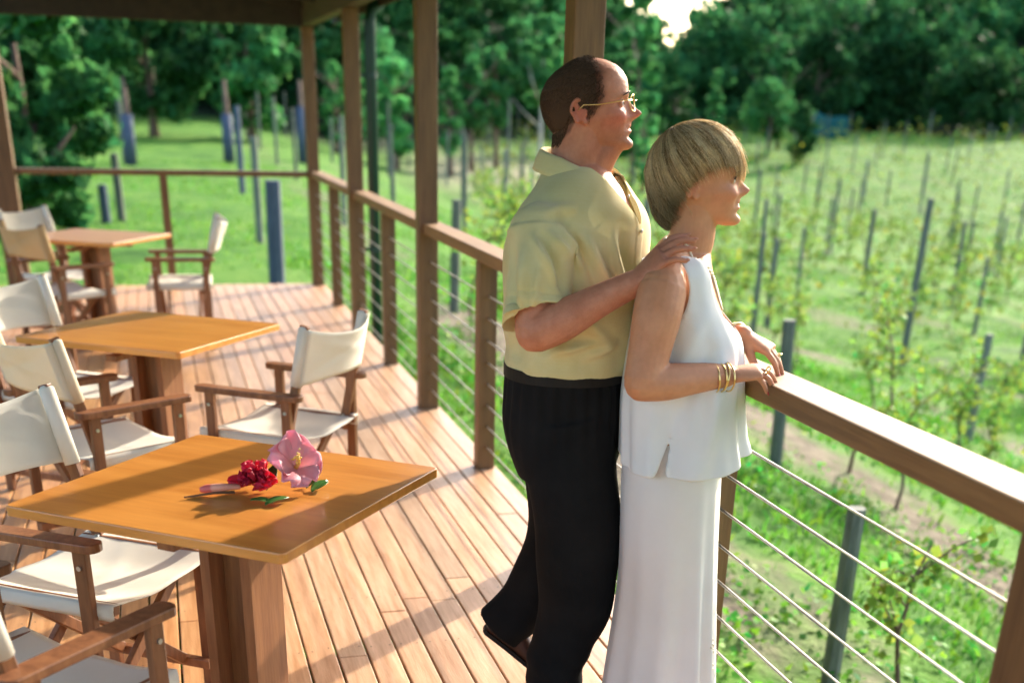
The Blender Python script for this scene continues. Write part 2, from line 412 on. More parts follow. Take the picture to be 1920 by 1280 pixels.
# roof: beams, fascia, rafters, sloping boarded soffit
rf = empty('veranda_roof', (0, 0, BEAM_Z)); tag(rf, 'dark veranda roof with heavy beam across the top of the view', 'roof')
def rb(name, c, s, mt='beam_dark', ax=None):
    mb = MB(); c = np.array(c, float)-np.array([0, 0, BEAM_Z]); mb.box(c, s, ax); return mb.build(name, [mt], rf, bevel=.004)
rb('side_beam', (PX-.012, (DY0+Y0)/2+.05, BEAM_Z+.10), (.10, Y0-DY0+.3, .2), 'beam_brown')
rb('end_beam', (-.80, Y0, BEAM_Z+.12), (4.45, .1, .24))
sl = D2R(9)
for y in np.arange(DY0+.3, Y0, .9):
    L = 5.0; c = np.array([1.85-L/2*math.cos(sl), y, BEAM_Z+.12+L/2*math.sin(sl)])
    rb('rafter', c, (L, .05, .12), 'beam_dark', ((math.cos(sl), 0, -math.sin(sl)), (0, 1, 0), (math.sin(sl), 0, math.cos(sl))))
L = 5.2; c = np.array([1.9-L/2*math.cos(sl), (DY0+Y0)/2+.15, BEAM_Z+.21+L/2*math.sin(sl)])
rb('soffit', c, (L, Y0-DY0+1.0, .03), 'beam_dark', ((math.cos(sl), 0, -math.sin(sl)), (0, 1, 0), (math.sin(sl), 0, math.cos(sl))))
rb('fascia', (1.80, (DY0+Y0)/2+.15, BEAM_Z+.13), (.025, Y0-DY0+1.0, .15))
# gutter
mb = MB(); P = []
for a in np.linspace(PI, 2*PI, 9): P.append((.05*math.cos(a), .05*math.sin(a)))
mb.grid(lambda u, v: (1.865+.05*math.cos(PI+PI*v), DY0-.3+u*(Y0-DY0+.9), -BEAM_Z+BEAM_Z+.16+.055*math.sin(PI+PI*v)), 1, 10)
mb.build('gutter', ['pipe_green'], rf, smooth=True, solid=.004)

# green drainpipe
dp = empty('drainpipe', (1.72, 10.62, -.75)); tag(dp, 'dark green round drainpipe running down outside the railing', 'drainpipe')
mb = MB(); mb.tube([(0, 0, 0), (0, 0, 2.98), (.02, 0, 3.06), (.14, 0, 3.16)], .047, 14); mb.build('pipe', ['pipe_green'], dp, smooth=True)
for z in (1.3, 2.6):
    mb = MB(); mb.tube([(0, 0, z-.02), (0, 0, z+.02)], .053, 14); mb.box((-.09, 0, z), (.1, .02, .03)); mb.build('bracket', ['pipe_green'], dp)

# ------------------------------------------------------------------ railing along the side
ra = empty('side_railing', (PX, 5.2, 0)); tag(ra, 'long brown timber railing with steel wires running beside the couple', 'railing')
ra.location = (0, 0, 0)
mb = MB(); mb.box((RIN+.062, (DY0+Y0)/2+.02, RZ-.028), (.124, Y0-DY0+.06, .056)); mb.build('handrail', ['rail_wood'], ra, bevel=.006)
for k in (1, 3, 5, 7, 9):
    mb = MB(); mb.box((PX, post_y(k), (RZ-.056)/2), (.088, .088, RZ-.058)); mb.build('baluster', ['post_wood'], ra, bevel=.004)
for i in range(8):
    z = .115+i*.104; mb = MB(); pts = []
    for k in range(9, -1, -1):
        pts.append((PX, post_y(k), z))
        if k: pts.append((PX, post_y(k)-STEP/2, z-.003))
    mb.tube(pts, .0034, 6); mb.build('wire', ['steel'], ra, smooth=True)
# far cross railing
rc = empty('end_railing', (0, Y0, 0)); tag(rc, 'thin brown railing across the far end of the deck', 'railing')
mb = MB(); mb.box((.08, 0, RZ-.03), (2.66, .09, .05)); mb.build('handrail', ['post_wood'], rc, bevel=.005)
mb = MB(); mb.box((.055, 0, RZ/2-.028), (.075, .075, RZ-.056)); mb.build('baluster', ['post_wood'], rc, bevel=.004)

# ------------------------------------------------------------------ trees
def tv(n, base=1., dv=.28, warm=.12, rng=RNG):
    t = np.clip(rng.normal(base, dv, n), .35, 3.0); w_ = rng.normal(0, warm, n)
    c = np.stack([t*(1+w_*1.5), t, t*(1-w_)], 1); return np.repeat(np.clip(c, 0, 3), 4, 0)
def crown_pts(n, lobes, rng):
    """points spread in shells of several lobes; lobes = [(centre, radii)]"""
    w_ = np.array([np.prod(r)**(2/3) for c, r in lobes]); w_ /= w_.sum()
    idx = rng.choice(len(lobes), n, p=w_); C = np.array([c for c, r in lobes])[idx]; Rr = np.array([r for c, r in lobes])[idx]
    d = rng.normal(size=(n, 3)); d /= np.linalg.norm(d, axis=1)[:, None]
    rad = rng.uniform(.3, 1.0, n)**.55*np.where(rng.uniform(size=n) < .18, rng.uniform(1., 1.45, n), 1.)
    return C + d*Rr*rad[:, None], d, idx
def make_crown(seed, h, r, n, leaf, style='round', base=1., lobes_n=34, tint_lobe=.2):
    rng = np.random.default_rng(seed); lobes = []
    for i in range(lobes_n):
        u = rng.uniform(0, 1); a = rng.uniform(0, 2*PI)
        if style == 'round': prof = math.sin(PI*(.12+.82*u))**.7
        elif style == 'cone': prof = (1-u)**.8*.95+.08
        elif style == 'tall': prof = (math.sin(PI*(.1+.85*u))**.5)*.85
        else: prof = .45+.55*math.sin(PI*(.2+.6*u))
        rr = rng.uniform(.16, .36)*r*(.7 if style in ('cone', 'tall') else 1)
        d = r*prof*math.sqrt(rng.uniform(.1, 1))*.8
        lobes.append(((d*math.cos(a), d*math.sin(a), h*(.06+.84*u)), (rr, rr, rr*rng.uniform(.6, .9))))
    P, d, idx = crown_pts(n, lobes, rng)
    lb = rng.normal(1, tint_lobe, lobes_n)[idx]
    Vv, Q = leaf_quads(P, rng.uniform(.6, 1.3, n)*leaf, d, .45, .62, rng, droop=.5)
    tn = tv(n, base, .22, .10, rng)*np.repeat(lb, 4)[:, None]
    return Vv, Q, np.clip(tn, .15, 3.2)
def trunk_mesh(seed, h, r, limbs=5, lean=.05, mat='bark', spread=.35, flare=1.25):
    rng = random.Random(seed); mb = MB()
    pts = [(lean*h*t*math.sin(seed), lean*h*t*math.cos(seed*2), h*t) for t in np.linspace(0, 1, 7)]
    mb.tube(pts, [r*(flare if i == 0 else 1)*(1-.13*i) for i in range(7)], 8)
    for i in range(limbs):
        b = pts[rng.randint(2, 5)]; a = rng.uniform(0, 2*PI); L = h*spread*rng.uniform(.7, 1.2)
        mb.tube([b, (b[0]+L*.5*math.cos(a), b[1]+L*.5*math.sin(a), b[2]+L*.35), (b[0]+L*math.cos(a), b[1]+L*math.sin(a), b[2]+L*.8)], [r*.4, r*.26, r*.08], 6)
    return mb.mesh('trunk', [mat], True)
CROWNS = {}
def crown_mesh(key, *a, mat='leaf', **k):
    if key not in CROWNS:
        Vv, Q, tn = make_crown(*a, **k); CROWNS[key] = fast_mesh('crown', Vv, Q, mat, tn)
    return CROWNS[key]
def ground_at(px, py, R0):
    """ground under the given bearing at range R0"""
    p = at_r(px, py, R0); return np.array([p[0], p[1], float(zg(p[0], p[1]))])
def tree(name, px, ptop, wpx, R, style, label, cat, group=None, seed=1, n=2600, leaf=.3, base=1., trunk=.25, trunk_r=.12, tmat='bark', skirt=0., lobes=34):
    g = ground_at(px, 200, R); top = at_r(px, ptop, R)[2]; ht = max(top-g[2], .8)
    zd = (g-EYE)@FW; wid = wpx*zd/F/2
    e = empty(name, (g[0], g[1], g[2]-.1)); tag(e, label, cat, group)
    tk = ht*trunk
    cme = fast_mesh('crown', *make_crown(seed, ht-tk+.1+skirt, wid, n, leaf, style, base, lobes)[:2], 'leaf', make_crown(seed, ht-tk+.1+skirt, wid, n, leaf, style, base, lobes)[2])
    co = link('crown', cme, e); co.location = (0, 0, tk+.1-skirt)
    link('trunk', trunk_mesh(seed, tk+.1+(ht-tk)*.75, trunk_r, 5, .02, tmat), e)
    return e

GT = 'trees at the edge of the bush'
specs = [
 # px, top, width, range, style, label, seed, n, leaf, base, trunk
 ('broad_tree', 40, -40, 330, 21, 'broad', 'big leafy dark green tree at left, beside the far end of the deck', 3, 11000, .27, 1.25, .04, 1.),
 ('broad_tree', 285, -60, 270, 47, 'round', 'tall dark olive tree behind the first blue tree guard at left', 4, 6500, .34, .85, .10, 1.),
 ('round_tree', 470, 20, 200, 47, 'round', 'rounded mid green tree with foliage down to the grass, left of the far corner post', 5, 4800, .33, 1.35, .10, 1.),
 ('broad_tree', 130, -60, 260, 55, 'round', 'tall dark tree standing behind the big leafy tree at left', 6, 5000, .40, .75, .08, 1.),
 ('broad_tree', 560, -80, 240, 66, 'round', 'very dark tall tree seen behind the far corner post', 7, 4000, .5, .6, .08, 1.),
 ('shrub', 628, 102, 62, 56, 'tall', 'narrow green shrub between the corner post and the second post', 8, 1700, .26, 1.9, .05, 1.),
 ('shrub', 742, 92, 84, 55, 'round', 'bright green bushy shrub just right of the drainpipe', 9, 2400, .26, 2.3, .06, 1.),
 ('shrub', 845, 108, 58, 57, 'round', 'bright small shrub just right of the third post', 10, 1600, .24, 2.1, .06, 1.),
 ('round_tree', 885, 98, 72, 60, 'round', 'small round-headed green tree left of the man\'s head, nearer the post', 11, 2200, .28, 1.5, .35, 1.),
 ('round_tree', 932, 80, 84, 62, 'round', 'rounded green tree close to the man\'s head', 12, 2400, .30, 1.6, .34, 1.),
 ('slender_tree', 1015, 22, 120, 63, 'tall', 'taller light green tree with pale bare trunk behind the man\'s head', 13, 2800, .32, 1.7, .40, 1.),
 ('broad_tree', 1190, -70, 120, 60, 'tall', 'tall yellow-green tree directly right of the man\'s forehead', 14, 4200, .34, 1.7, .1, 1.),
 ('broad_tree', 1120, -60, 150, 75, 'round', 'tall dark green tree behind the post above the man', 15, 2600, .45, .7, .1, 1.),
 ('shrub', 1215, 165, 60, 58, 'round', 'low yellow-green bush by the man\'s nose', 16, 1500, .24, 2.4, .05, 1.),
 ('shrub', 1268, 140, 84, 78, 'round', 'dark green rounded bush above the woman\'s hair', 17, 1500, .34, .8, .05, 1.),
 ('conical_tree', 1340, 122, 62, 76, 'cone', 'light green conical tree above the woman\'s hair', 18, 2100, .28, 1.9, .05, 1.),
 ('slender_tree', 1466, 68, 74, 82, 'tall', 'tall light green tree with tufted top in front of the dark hillside', 19, 2500, .32, 1.6, .25, 1.),
 ('round_tree', 1448, 140, 120, 80, 'round', 'low spreading green tree under the tall tufted tree', 20, 2200, .32, 1.4, .2, 1.),
 ('shrub', 1512, 195, 70, 76, 'round', 'dark green bush left of the blue-green netting', 21, 1400, .3, .75, .05, 1.),
 ('round_tree', 1530, 60, 150, 98, 'round', 'dark green tree on the hillside right of the tall tufted tree', 22, 2600, .5, .62, .1, 1.),
 ('round_tree', 1660, 80, 190, 104, 'round', 'broad dark tree in the middle of the right hillside edge', 23, 3000, .55, .52, .08, 1.),
 ('broad_tree', 1835, 105, 240, 100, 'round', 'big drooping dark green tree at the far right above the lawn', 24, 4200, .5, .60, .04, 1.),
 ('round_tree', 1385, 30, 120, 105, 'round', 'dark tree right of the gap of bright sky', 25, 2400, .5, .55, .1, 1.),
]
for (nm, px, pt, wp, R, st, lab, sd, n, lf, bs, tk, _) in specs:
    tree(nm, px, pt, wp, R, st, lab, 'shrub' if nm == 'shrub' else 'tree', GT, sd, n, lf, bs, tk,
         trunk_r=.16 if R < 50 else .13, tmat='bark_pale' if 'pale' in lab else 'bark')

# the wooded hillside: one far mass of crowns with trunks
Vs, Qs, Ts, off = [], [], [], 0
rng = np.random.default_rng(77); cnt = 0
for i in range(1500):
    az = rng.uniform(-14, 52); r0 = float(np.interp(az, [-90, -10, 8, 14, 22, 50, 90], [52, 55, 60, 72, 92, 112, 120]))
    R = r0 + 5 + 95*rng.uniform(0, 1)**1.25
    xx, yy = R*math.sin(D2R(az)), R*math.cos(D2R(az)); zz = float(zg(xx, yy))
    notch = math.exp(-((az-21.9)/1.7)**2)
    rr = rng.uniform(2.8, 5.2); hh = rng.uniform(6.5, 12)*(1-.45*notch)
    if notch > .25: hh = min(hh, 10.2+rng.uniform(-1.2, .9)-zz) if zz < 6 else hh*.4
    if hh < 1.5 or cnt > 560: continue
    cnt += 1
    n = int(850 if R < 110 else 520)
    Vv, Q, tn = make_crown(1000+i, hh, rr, n, (.55 if R < 110 else .85), rng.choice(['round', 'round', 'tall', 'cone']), rng.uniform(.75, 1.45), 13)
    Vs.append(Vv+np.array([xx, yy, zz-.3])); Qs.append(Q+off); Ts.append(tn*np.array([.92, 1., 1.05])); off += len(Vv)
fme = fast_mesh('forest', np.concatenate(Vs), np.concatenate(Qs), 'leaf', np.concatenate(Ts))
fo = link('forest', fme); tag(fo, 'dark green bush covering the hillside behind the vineyard', 'forest', kind='stuff')

# netting at the edge of the hill
def netp(u, v):
    px = 1512+80*u; py = 203+20*u**.6
    p = at_r(px, py, 91); g = float(zg(p[0], p[1]))
    return (p[0], p[1], g+(p[2]-g)*(1-v)+.1*math.sin(u*9)) if True else None
mb = MB(); mb.grid(netp, 14, 5); o = mb.build('shade_netting', ['netting'], solid=.03, smooth=True)
tag(o, 'blue-green netting draped along the foot of the dark hillside', 'netting')

# ------------------------------------------------------------------ young trees with blue guards, left lawn
def guard_tree(px, pbase, pgtop, ptrunk, R, label, crownw=0, seed=1):
    g = ground_at(px, pbase, R); zt = at_r(px, pgtop, R)[2]-g[2]; z2 = at_r(px, ptrunk, R)[2]-g[2]
    e = empty('young_tree', tuple(g)); tag(e, label, 'tree', 'young trees in blue guards')
    mb = MB(); mb.tube([(0, 0, -.05), (.03, 0, z2*.5), (.0, .02, z2)], [.09, .075, .05], 8); mb.build('trunk', ['bark'], e, smooth=True)
    mb = MB(); mb.tube([(0, 0, 0), (.01, 0, zt)], [.15, .135], 12); mb.build('tree_guard', ['pole_blue'], e, smooth=True)
    Vv, Q, tn = make_crown(seed, z2*.8, z2*.22, 700, .2, 'tall', .8, 8)
    c = link('crown', fast_mesh('crown', Vv, Q, 'leaf', tn), e); c.location = (0, 0, z2*.92)
    return e
guard_tree(247, 312, 214, 145, 34, 'young tree with bare trunk in a blue guard, left of the two on the lawn', seed=31)
guard_tree(430, 302, 214, 150, 36, 'young tree in a blue guard in front of the rounded tree', seed=32)
guard_tree(567, 278, 200, 150, 40, 'young tree in a blue-grey guard left of the far corner post', seed=33)

# ------------------------------------------------------------------ vineyard posts
GP = 'vineyard posts'
def vpost(px, pbase, ptop, R=None, zoff=0., label=None, mat='pole_grey', r=.055, group=GP, xy=None, h=None):
    if xy is None:
        # walk along the bearing until the ground meets the base pixel
        if R is None:
            best = None
            for q in np.arange(4, 120, .25):
                p = at_r(px, pbase, q)
                if p[2] <= zg(p[0], p[1]): best = q; break
            R = best or 60
        p = at_r(px, pbase, R)
        # the top lies straight above the base: solve its height from the top pixel
        d = np.hypot(p[0], p[1]); base = np.array([p[0], p[1], float(zg(p[0], p[1]))])
        lo_, hi_ = 0, 6
        for _ in range(40):
            mid = (lo_+hi_)/2; Pq = base+np.array([0, 0, mid])-EYE; yy = CY-F*(Pq@UP)/(Pq@FW)
            if yy > ptop: lo_ = mid
            else: hi_ = mid
        h = (lo_+hi_)/2
    else: base = np.array([xy[0], xy[1], float(zg(*xy))])
    mb = MB(); t = random.uniform(.75, 1.15); lx, ly = random.gauss(0, .012), random.gauss(0, .012)
    mb.tube([(0, 0, -.3), (lx*h*.5, ly*h*.5, h*.5), (lx*h, ly*h, h)], [r, r*.97, r*.93], 8, col=(t, t, t))
    o = mb.build('vineyard_post', [mat], smooth=False); o.location = tuple(base)
    tag(o, label or 'weathered round grey post in the rows of young vines', 'post', group)
    return o, base, h
near = [
 (1552, 1300, 952, 'pole_grey', .050, 'thick grey-green vineyard post seen low through the railing wires'),
 (1452, 885, 600, 'pole_grey', .06, 'dark vineyard post just right of the woman\'s hands'),
 (1437, 612, 448, 'pole_grey', .06, 'grey vineyard post above the woman\'s hands, tallest of the line of three there'),
 (1421, 536, 374, 'pole_grey', .06, 'grey vineyard post between the woman\'s chin and the post above her hands'),
 (1412, 455, 316, 'pole_grey', .055, 'grey vineyard post right beside the woman\'s nose'),
 (1556, 478, 337, 'pole_grey', .055, 'grey post in the middle of the vineyard, in line with the woman\'s mouth'),
 (1615, 556, 392, 'pole_grey', .06, 'straight grey post left of the tallest vineyard post'),
 (1689, 692, 372, 'pole_grey', .065, 'tallest slender dark post in the vineyard, right of centre'),
 (1724, 402, 288, 'pole_grey', .06, 'grey post appearing to stand on top of the tallest vineyard post'),
 (1785, 572, 416, 'pole_grey', .055, 'dark short post right of the tallest vineyard post'),
 (1812, 835, 626, 'pole_grey', .055, 'dark post among yellow vines above the handrail'),
 (1908, 720, 628, 'pole_grey', .055, 'vineyard post at the right edge of the view above the handrail'),
 (1857, 512, 392, 'pole_grey', .05, 'grey post at right between two paler posts'),
 (1779, 450, 338, 'pole_grey', .055, 'bluish grey post behind the dark short post'),
 (1904, 474, 376, 'pole_grey', .055, 'pale bluish post at the far right of the vineyard'),
 (1617, 384, 300, 'pole_blue', .055, 'pale blue-grey post upslope of the straight grey post'),
 (1660, 388, 320, 'pole_grey', .05, 'thin grey post in the upper middle vineyard'),
 (1529, 386, 310, 'pole_grey', .055, 'grey-green post above the middle post'),
 (1505, 368, 298, 'pole_grey', .055, 'greyish post upslope, nearest right of the woman\'s fringe'),
 (851, 590, 374, 'pole_grey', .06, 'dark bluish post between the third veranda post and the man\'s back'),
 (868, 402, 240, 'pole_grey', .055, 'tall pale post upslope right of the third veranda post'),
 (952, 342, 186, 'pole_grey', .055, 'tall grey post upslope beside the man\'s nape'),
 (738, 392, 288, 'pole_grey', .055, 'grey post right of the drainpipe above the handrail'),
 (728, 330, 190, 'pole_grey', .05, 'faint tall post further upslope right of the drainpipe'),
 (980, 360, 318, 'pole_grey', .05, 'short grey post close to the man\'s collar'),
 (520, 545, 338, 'pole_blue', .10, 'thick dark blue post just beyond the end of the deck'),
 (200, 420, 346, 'pole_blue', .08, 'dark blue post in front of the leafy tree at left'),
 (229, 415, 288, 'pole_grey', .07, 'grey post beside the dark blue post at left'),
 (488, 455, 256, 'pole_grey', .06, 'slim greenish post left of the thick dark blue post'),
 (455, 362, 198, 'pole_blue', .065, 'tall pale blue post beside the second blue tree guard'),
 (236, 305, 180, 'pole_grey', .07, 'tall grey stake touching the left tree guard'),
 (1210, 470, 380, 'pole_grey', .055, 'grey post showing between the man\'s chest and the woman\'s hair'),
]
taken = []
for px, pb, ptp, mt, r, lab in near:
    o, b, h = vpost(px, pb, ptp, mat=mt, r=r, label=lab); taken.append(b)
rows = []
for k in range(30):
    xr = ROW0+k*ROW; y = 4.5+(k*1.7) % 4.6
    while y < 84:
        if math.hypot(xr, y) < 92 and all(math.hypot(xr-b[0], y-b[1]) > 2.6 for b in taken):
            az = math.degrees(math.atan2(xr, y))
            if 3 < az < 41 and y > 8+.0*xr and math.hypot(xr, y) > 13: rows.append((xr+random.gauss(0, .1), y+random.gauss(0, .15)))
        y += 4.6 if y < 34 else 6.9
rows.sort(key=lambda q: math.hypot(*q)); rows = rows[:262]
for xy in rows:
    vpost(0, 0, 0, xy=xy, h=random.gauss(1.75, .12), r=.045, group='far vineyard posts')

# ------------------------------------------------------------------ vines
def vine_meshes(seed, lf=.062, n=110, h=1.15):
    rng = np.random.default_rng(seed); rr = random.Random(seed); mb = MB(); P = []
    pts = [(0, 0, -.05)]; x_, y_ = 0, 0
    for t in np.linspace(.15, 1, 6): x_ += rr.gauss(0, .05); y_ += rr.gauss(0, .06); pts.append((x_, y_, h*t))
    mb.tube(pts, [.018, .016, .014, .012, .01, .008, .005], 6)
    for i in range(7):
        b = np.array(pts[rr.randint(2, 6)]); a = rr.uniform(0, 2*PI); L = rr.uniform(.2, .5)
        e = b+np.array([L*.5*math.cos(a), L*math.sin(a), rr.uniform(-.1, .35)]); mb.tube([b, (b+e)/2+np.array([0, 0, .04]), e], [.007, .005, .003], 5)
        for t in rng.uniform(.2, 1.05, n//8): P.append(b+(e-b)*t+rng.normal(0, .05, 3))
    for t in rng.uniform(.35, 1, n//8): P.append(np.array(pts[min(6, int(t*6))])+rng.normal(0, .07, 3))
    P = np.array(P); V, Q = leaf_quads(P, rng.uniform(.6, 1.35, len(P))*lf, None, .3, .95, rng, .4)
    tn = tv(len(P), 1., .25, .16, rng)
    return mb.mesh('stem', ['bark'], True), fast_mesh('foliage', V, Q, 'leaf_young', tn)
VM = [vine_meshes(200+i, n=200+40*(i % 3), h=1.0+.12*(i % 4)) for i in range(7)]
def vine(x, y, label, group, i, sc=1.):
    e = empty('vine', (x, y, float(zg(x, y))), random.uniform(0, 6.3)); e.scale = (sc, sc, sc*random.uniform(.85, 1.15)); tag(e, label, 'vine', group)
    s_, f_ = VM[i % len(VM)]; link('stem', s_, e); link('foliage', f_, e)
vs = []
for k in range(16):
    xr = ROW0+k*ROW; y = 3.4+(k*.7) % 1.5
    while y < 46:
        az = math.degrees(math.atan2(xr, y)); R = math.hypot(xr, y)
        if (13.5 if R > 11 else 11) < az < 47 and R < 46 and random.random() < (.85 if R < 20 else .6): vs.append((R, xr+random.gauss(0, .12), y+random.gauss(0, .2)))
        y += 1.45
vs.sort(); vs = vs[:270]
for i, (R, x, y) in enumerate(vs):
    vine(x, y, 'young vine with sparse yellow-green leaves in the vineyard rows', 'young vines', i, random.uniform(.8, 1.15))

# farther vines, past counting: one leafy mass along the rows
rngv = np.random.default_rng(9); P = []
for k in range(31):
    xr = ROW0+k*ROW
    for y in np.arange(3, 86, .9):
        R = math.hypot(xr, y)
        if 24 < R < 92 and 13.5 < math.degrees(math.atan2(xr, y)) < 44 and rngv.random() < .8:
            m_ = 26 if R < 50 else 16; q = np.stack([rngv.normal(xr, .25, m_), rngv.normal(y, .35, m_), np.zeros(m_)], 1)
            q[:, 2] = zg(q[:, 0], q[:, 1])+rngv.uniform(.25, 1.35, m_)*rngv.uniform(.5, 1.1); P.append(q)
P = np.concatenate(P); V, Q = leaf_quads(P, rngv.uniform(.08, .19, len(P)), None, .3, .9, rngv, .3)
o = link('vine_rows', fast_mesh('vine_rows', V, Q, 'leaf_young', tv(len(P), .68, .3, .2, rngv)))
tag(o, 'yellow-green young vines in the far rows of the vineyard', 'vines', kind='stuff')
# ------------------------------------------------------------------ grass and weeds (nobody could count them)
rng = np.random.default_rng(5)
def scatter(n, x0, x1, y0, y1, amin=-12, amax=50, rmin=2.5, rmax=60):
    x = rng.uniform(x0, x1, n); y = rng.uniform(y0, y1, n); az = np.degrees(np.arctan2(x, y)); R = np.hypot(x, y)
    ok = (az > amin) & (az < amax) & (R > rmin) & (R < rmax)
    return x[ok], y[ok]
def off_deck(x, y): return (x > DX1+.15) | (y > DY1+.2)
def strip(x, y):
    return .5+.5*np.cos((x-ROW0)/ROW*2*PI)+.45*vnoise(x, y, 1.3, 4)
# tufts of blades
Vs, Ts = [], []
for n, bx, hb in ((45000, (1.6, 14, 1, 18), .075), (80000, (-6, 24, 12, 36), .055)):
    x, y = scatter(n, *bx); ok = off_deck(x, y) & ((strip(x, y) < .62) | (rng.uniform(size=len(x)) < .10) | (y > 17)); x, y = x[ok], y[ok]
    z = zg(x, y); a = rng.uniform(0, 2*PI, len(x)); h = hb*rng.uniform(.5, 1.5, len(x)); w_ = h*.16
    dx, dy = np.cos(a), np.sin(a); lx, ly = rng.normal(0, .45, (2, len(x)))*h
    P = np.stack([x, y, z-.02], 1); s_ = np.stack([dx*w_, dy*w_, 0*w_], 1)
    T = P+np.stack([lx, ly, h], 1); M = P+np.stack([lx*.35, ly*.35, h*.6], 1)
    Vs.append(np.stack([P-s_, P+s_, M+s_*.8, T], 1).reshape(-1, 3)); Ts.append(tv(len(x), 1, .25, .15, rng))
V = np.concatenate(Vs); Q = np.arange(len(V)).reshape(-1, 4)
o = link('grass', fast_mesh('grass', V, Q, 'grass_blade', np.concatenate(Ts)))
tag(o, 'bright green grass tufts growing between the vine rows', 'grass', kind='stuff')
# low broad-leaved weeds below the railing
cx, cy = scatter(2600, 1.75, 14, 1, 19, 4, 55); ok = off_deck(cx, cy) & (vnoise(cx, cy, 1.7, 8) > .0); cx, cy = cx[ok], cy[ok]
P, sz, tn = [], [], []
for x, y in zip(cx, cy):
    m_ = rng.integers(8, 30); r = rng.uniform(.05, .16); hh = rng.uniform(.04, .2)
    q = np.stack([rng.normal(x, r, m_), rng.normal(y, r, m_), np.zeros(m_)], 1); q[:, 2] = zg(q[:, 0], q[:, 1])+rng.uniform(.02, hh, m_)
    P.append(q); sz.append(rng.uniform(.025, .065, m_)); b_ = rng.choice([.75, 1., 1.5], p=[.4, .4, .2]); tn.append(tv(m_, b_, .2, .18 if b_ < 1.2 else .3, rng))
P = np.concatenate(P); sz = np.concatenate(sz); n = len(P)
up = np.tile(np.array([0, 0, 1.]), (n, 1)); V, Q = leaf_quads(P, sz, up, .5, .85, rng)
o = link('weeds', fast_mesh('weeds', V, Q, 'grass_blade', np.concatenate(tn)))
tag(o, 'low leafy weeds scattered over the bare soil below the railing', 'weeds', kind='stuff')
# dead twigs on the soil
# ------------------------------------------------------------------ furniture materials
pbr('table_top', (.56, .205, .035), (.72, .30, .06), 2.2, (1.2, 12, 8), rough=.34, bump=.03, bscale=30, rvar=.06, coat=.9)
pbr('table_leg', (.22, .085, .035), (.36, .16, .065), 4, (9, 9, .8), rough=.45, bump=.06, tint=True)
pbr('chair_wood', (.17, .062, .025), (.30, .125, .052), 5, (8, 8, 1.2), rough=.42, bump=.05, tint=True)
pbr('canvas', (.78, .75, .66), (.84, .81, .73), 3, rough=.85, bump=.12, bscale=420, transl=.22, spec=.15, tint=True)
pbr('canvas_shade_tan', (.60, .42, .22), (.66, .48, .27), 3, rough=.85, bump=.12, bscale=420, transl=.22, spec=.15, tint=True)  # shaded copy of the canvas: backlit shade put into the colour
pbr('canvas_shade_cream', (.74, .66, .50), (.79, .71, .56), 3, rough=.85, bump=.12, bscale=420, transl=.22, spec=.15, tint=True)  # lighter shaded copy of the canvas, shade painted as cream
pbr('bolt', (.5, .5, .48), None, rough=.3, metal=.9)

# ------------------------------------------------------------------ tables
TZ, TT = .7665, .789
def make_table():
    e = empty('cafe_table'); h = TT/2
    mb = MB(); n = 5; rr = .018; P = []
    for cx_, cy_, a0 in ((h-rr, h-rr, 0), (-h+rr, h-rr, 90), (-h+rr, -h+rr, 180), (h-rr, -h+rr, 270)):
        for i in range(n): a = D2R(a0+90*i/(n-1)); P.append((cx_+rr*math.cos(a), cy_+rr*math.sin(a)))
    mb.loft([[(x, y, z) for x, y in P] for z in (TZ-.026, TZ)]); mb.build('tabletop', ['table_top'], e, bevel=.003)
    zt = TZ-.028
    for s_ in (-1, 1):
        mb = MB(); mb.box((s_*.062, 0, zt/2+.02), (.030, .150, zt-.045)); mb.build('leg_plank', ['table_leg'], e, bevel=.003)
    mb = MB(); mb.box((0, 0, zt/2+.02), (.092, .032, zt-.045), col=(.75, .78, .70)); mb.build('leg_core', ['table_leg'], e, bevel=.002)
    for a in (0, 1):
        mb = MB(); ax = ((1, 0, 0), (0, 1, 0), (0, 0, 1)) if a == 0 else ((0, 1, 0), (-1, 0, 0), (0, 0, 1))
        mb.box((0, 0, zt-.020-.024*a), (.60, .05, .024), ax); mb.build('support_bar', ['table_leg'], e, bevel=.003)
        mb = MB(); mb.box((0, 0, .02+.026*a), (.56, .07, .026), ax); mb.build('foot', ['table_leg'], e, bevel=.004)
    return e
t0 = make_table(); tables = [t0, copy_tree(t0), copy_tree(t0)]
for o, (x, y, r), lab in zip(tables, [(.1183, 3.0763, -.6586), (-.0788, 5.4775, -.617), (-.475, 9.48, -.53)],
        ['square orange-brown wooden table nearest the viewpoint, flowers lying on it',
         'square wooden table in the middle of the three, sky shining on its top',
         'square wooden table farthest away, near the cross railing']):
    o.location = (x, y, 0); o.rotation_euler = (0, 0, r); tag(o, lab, 'table', 'tables on the deck')

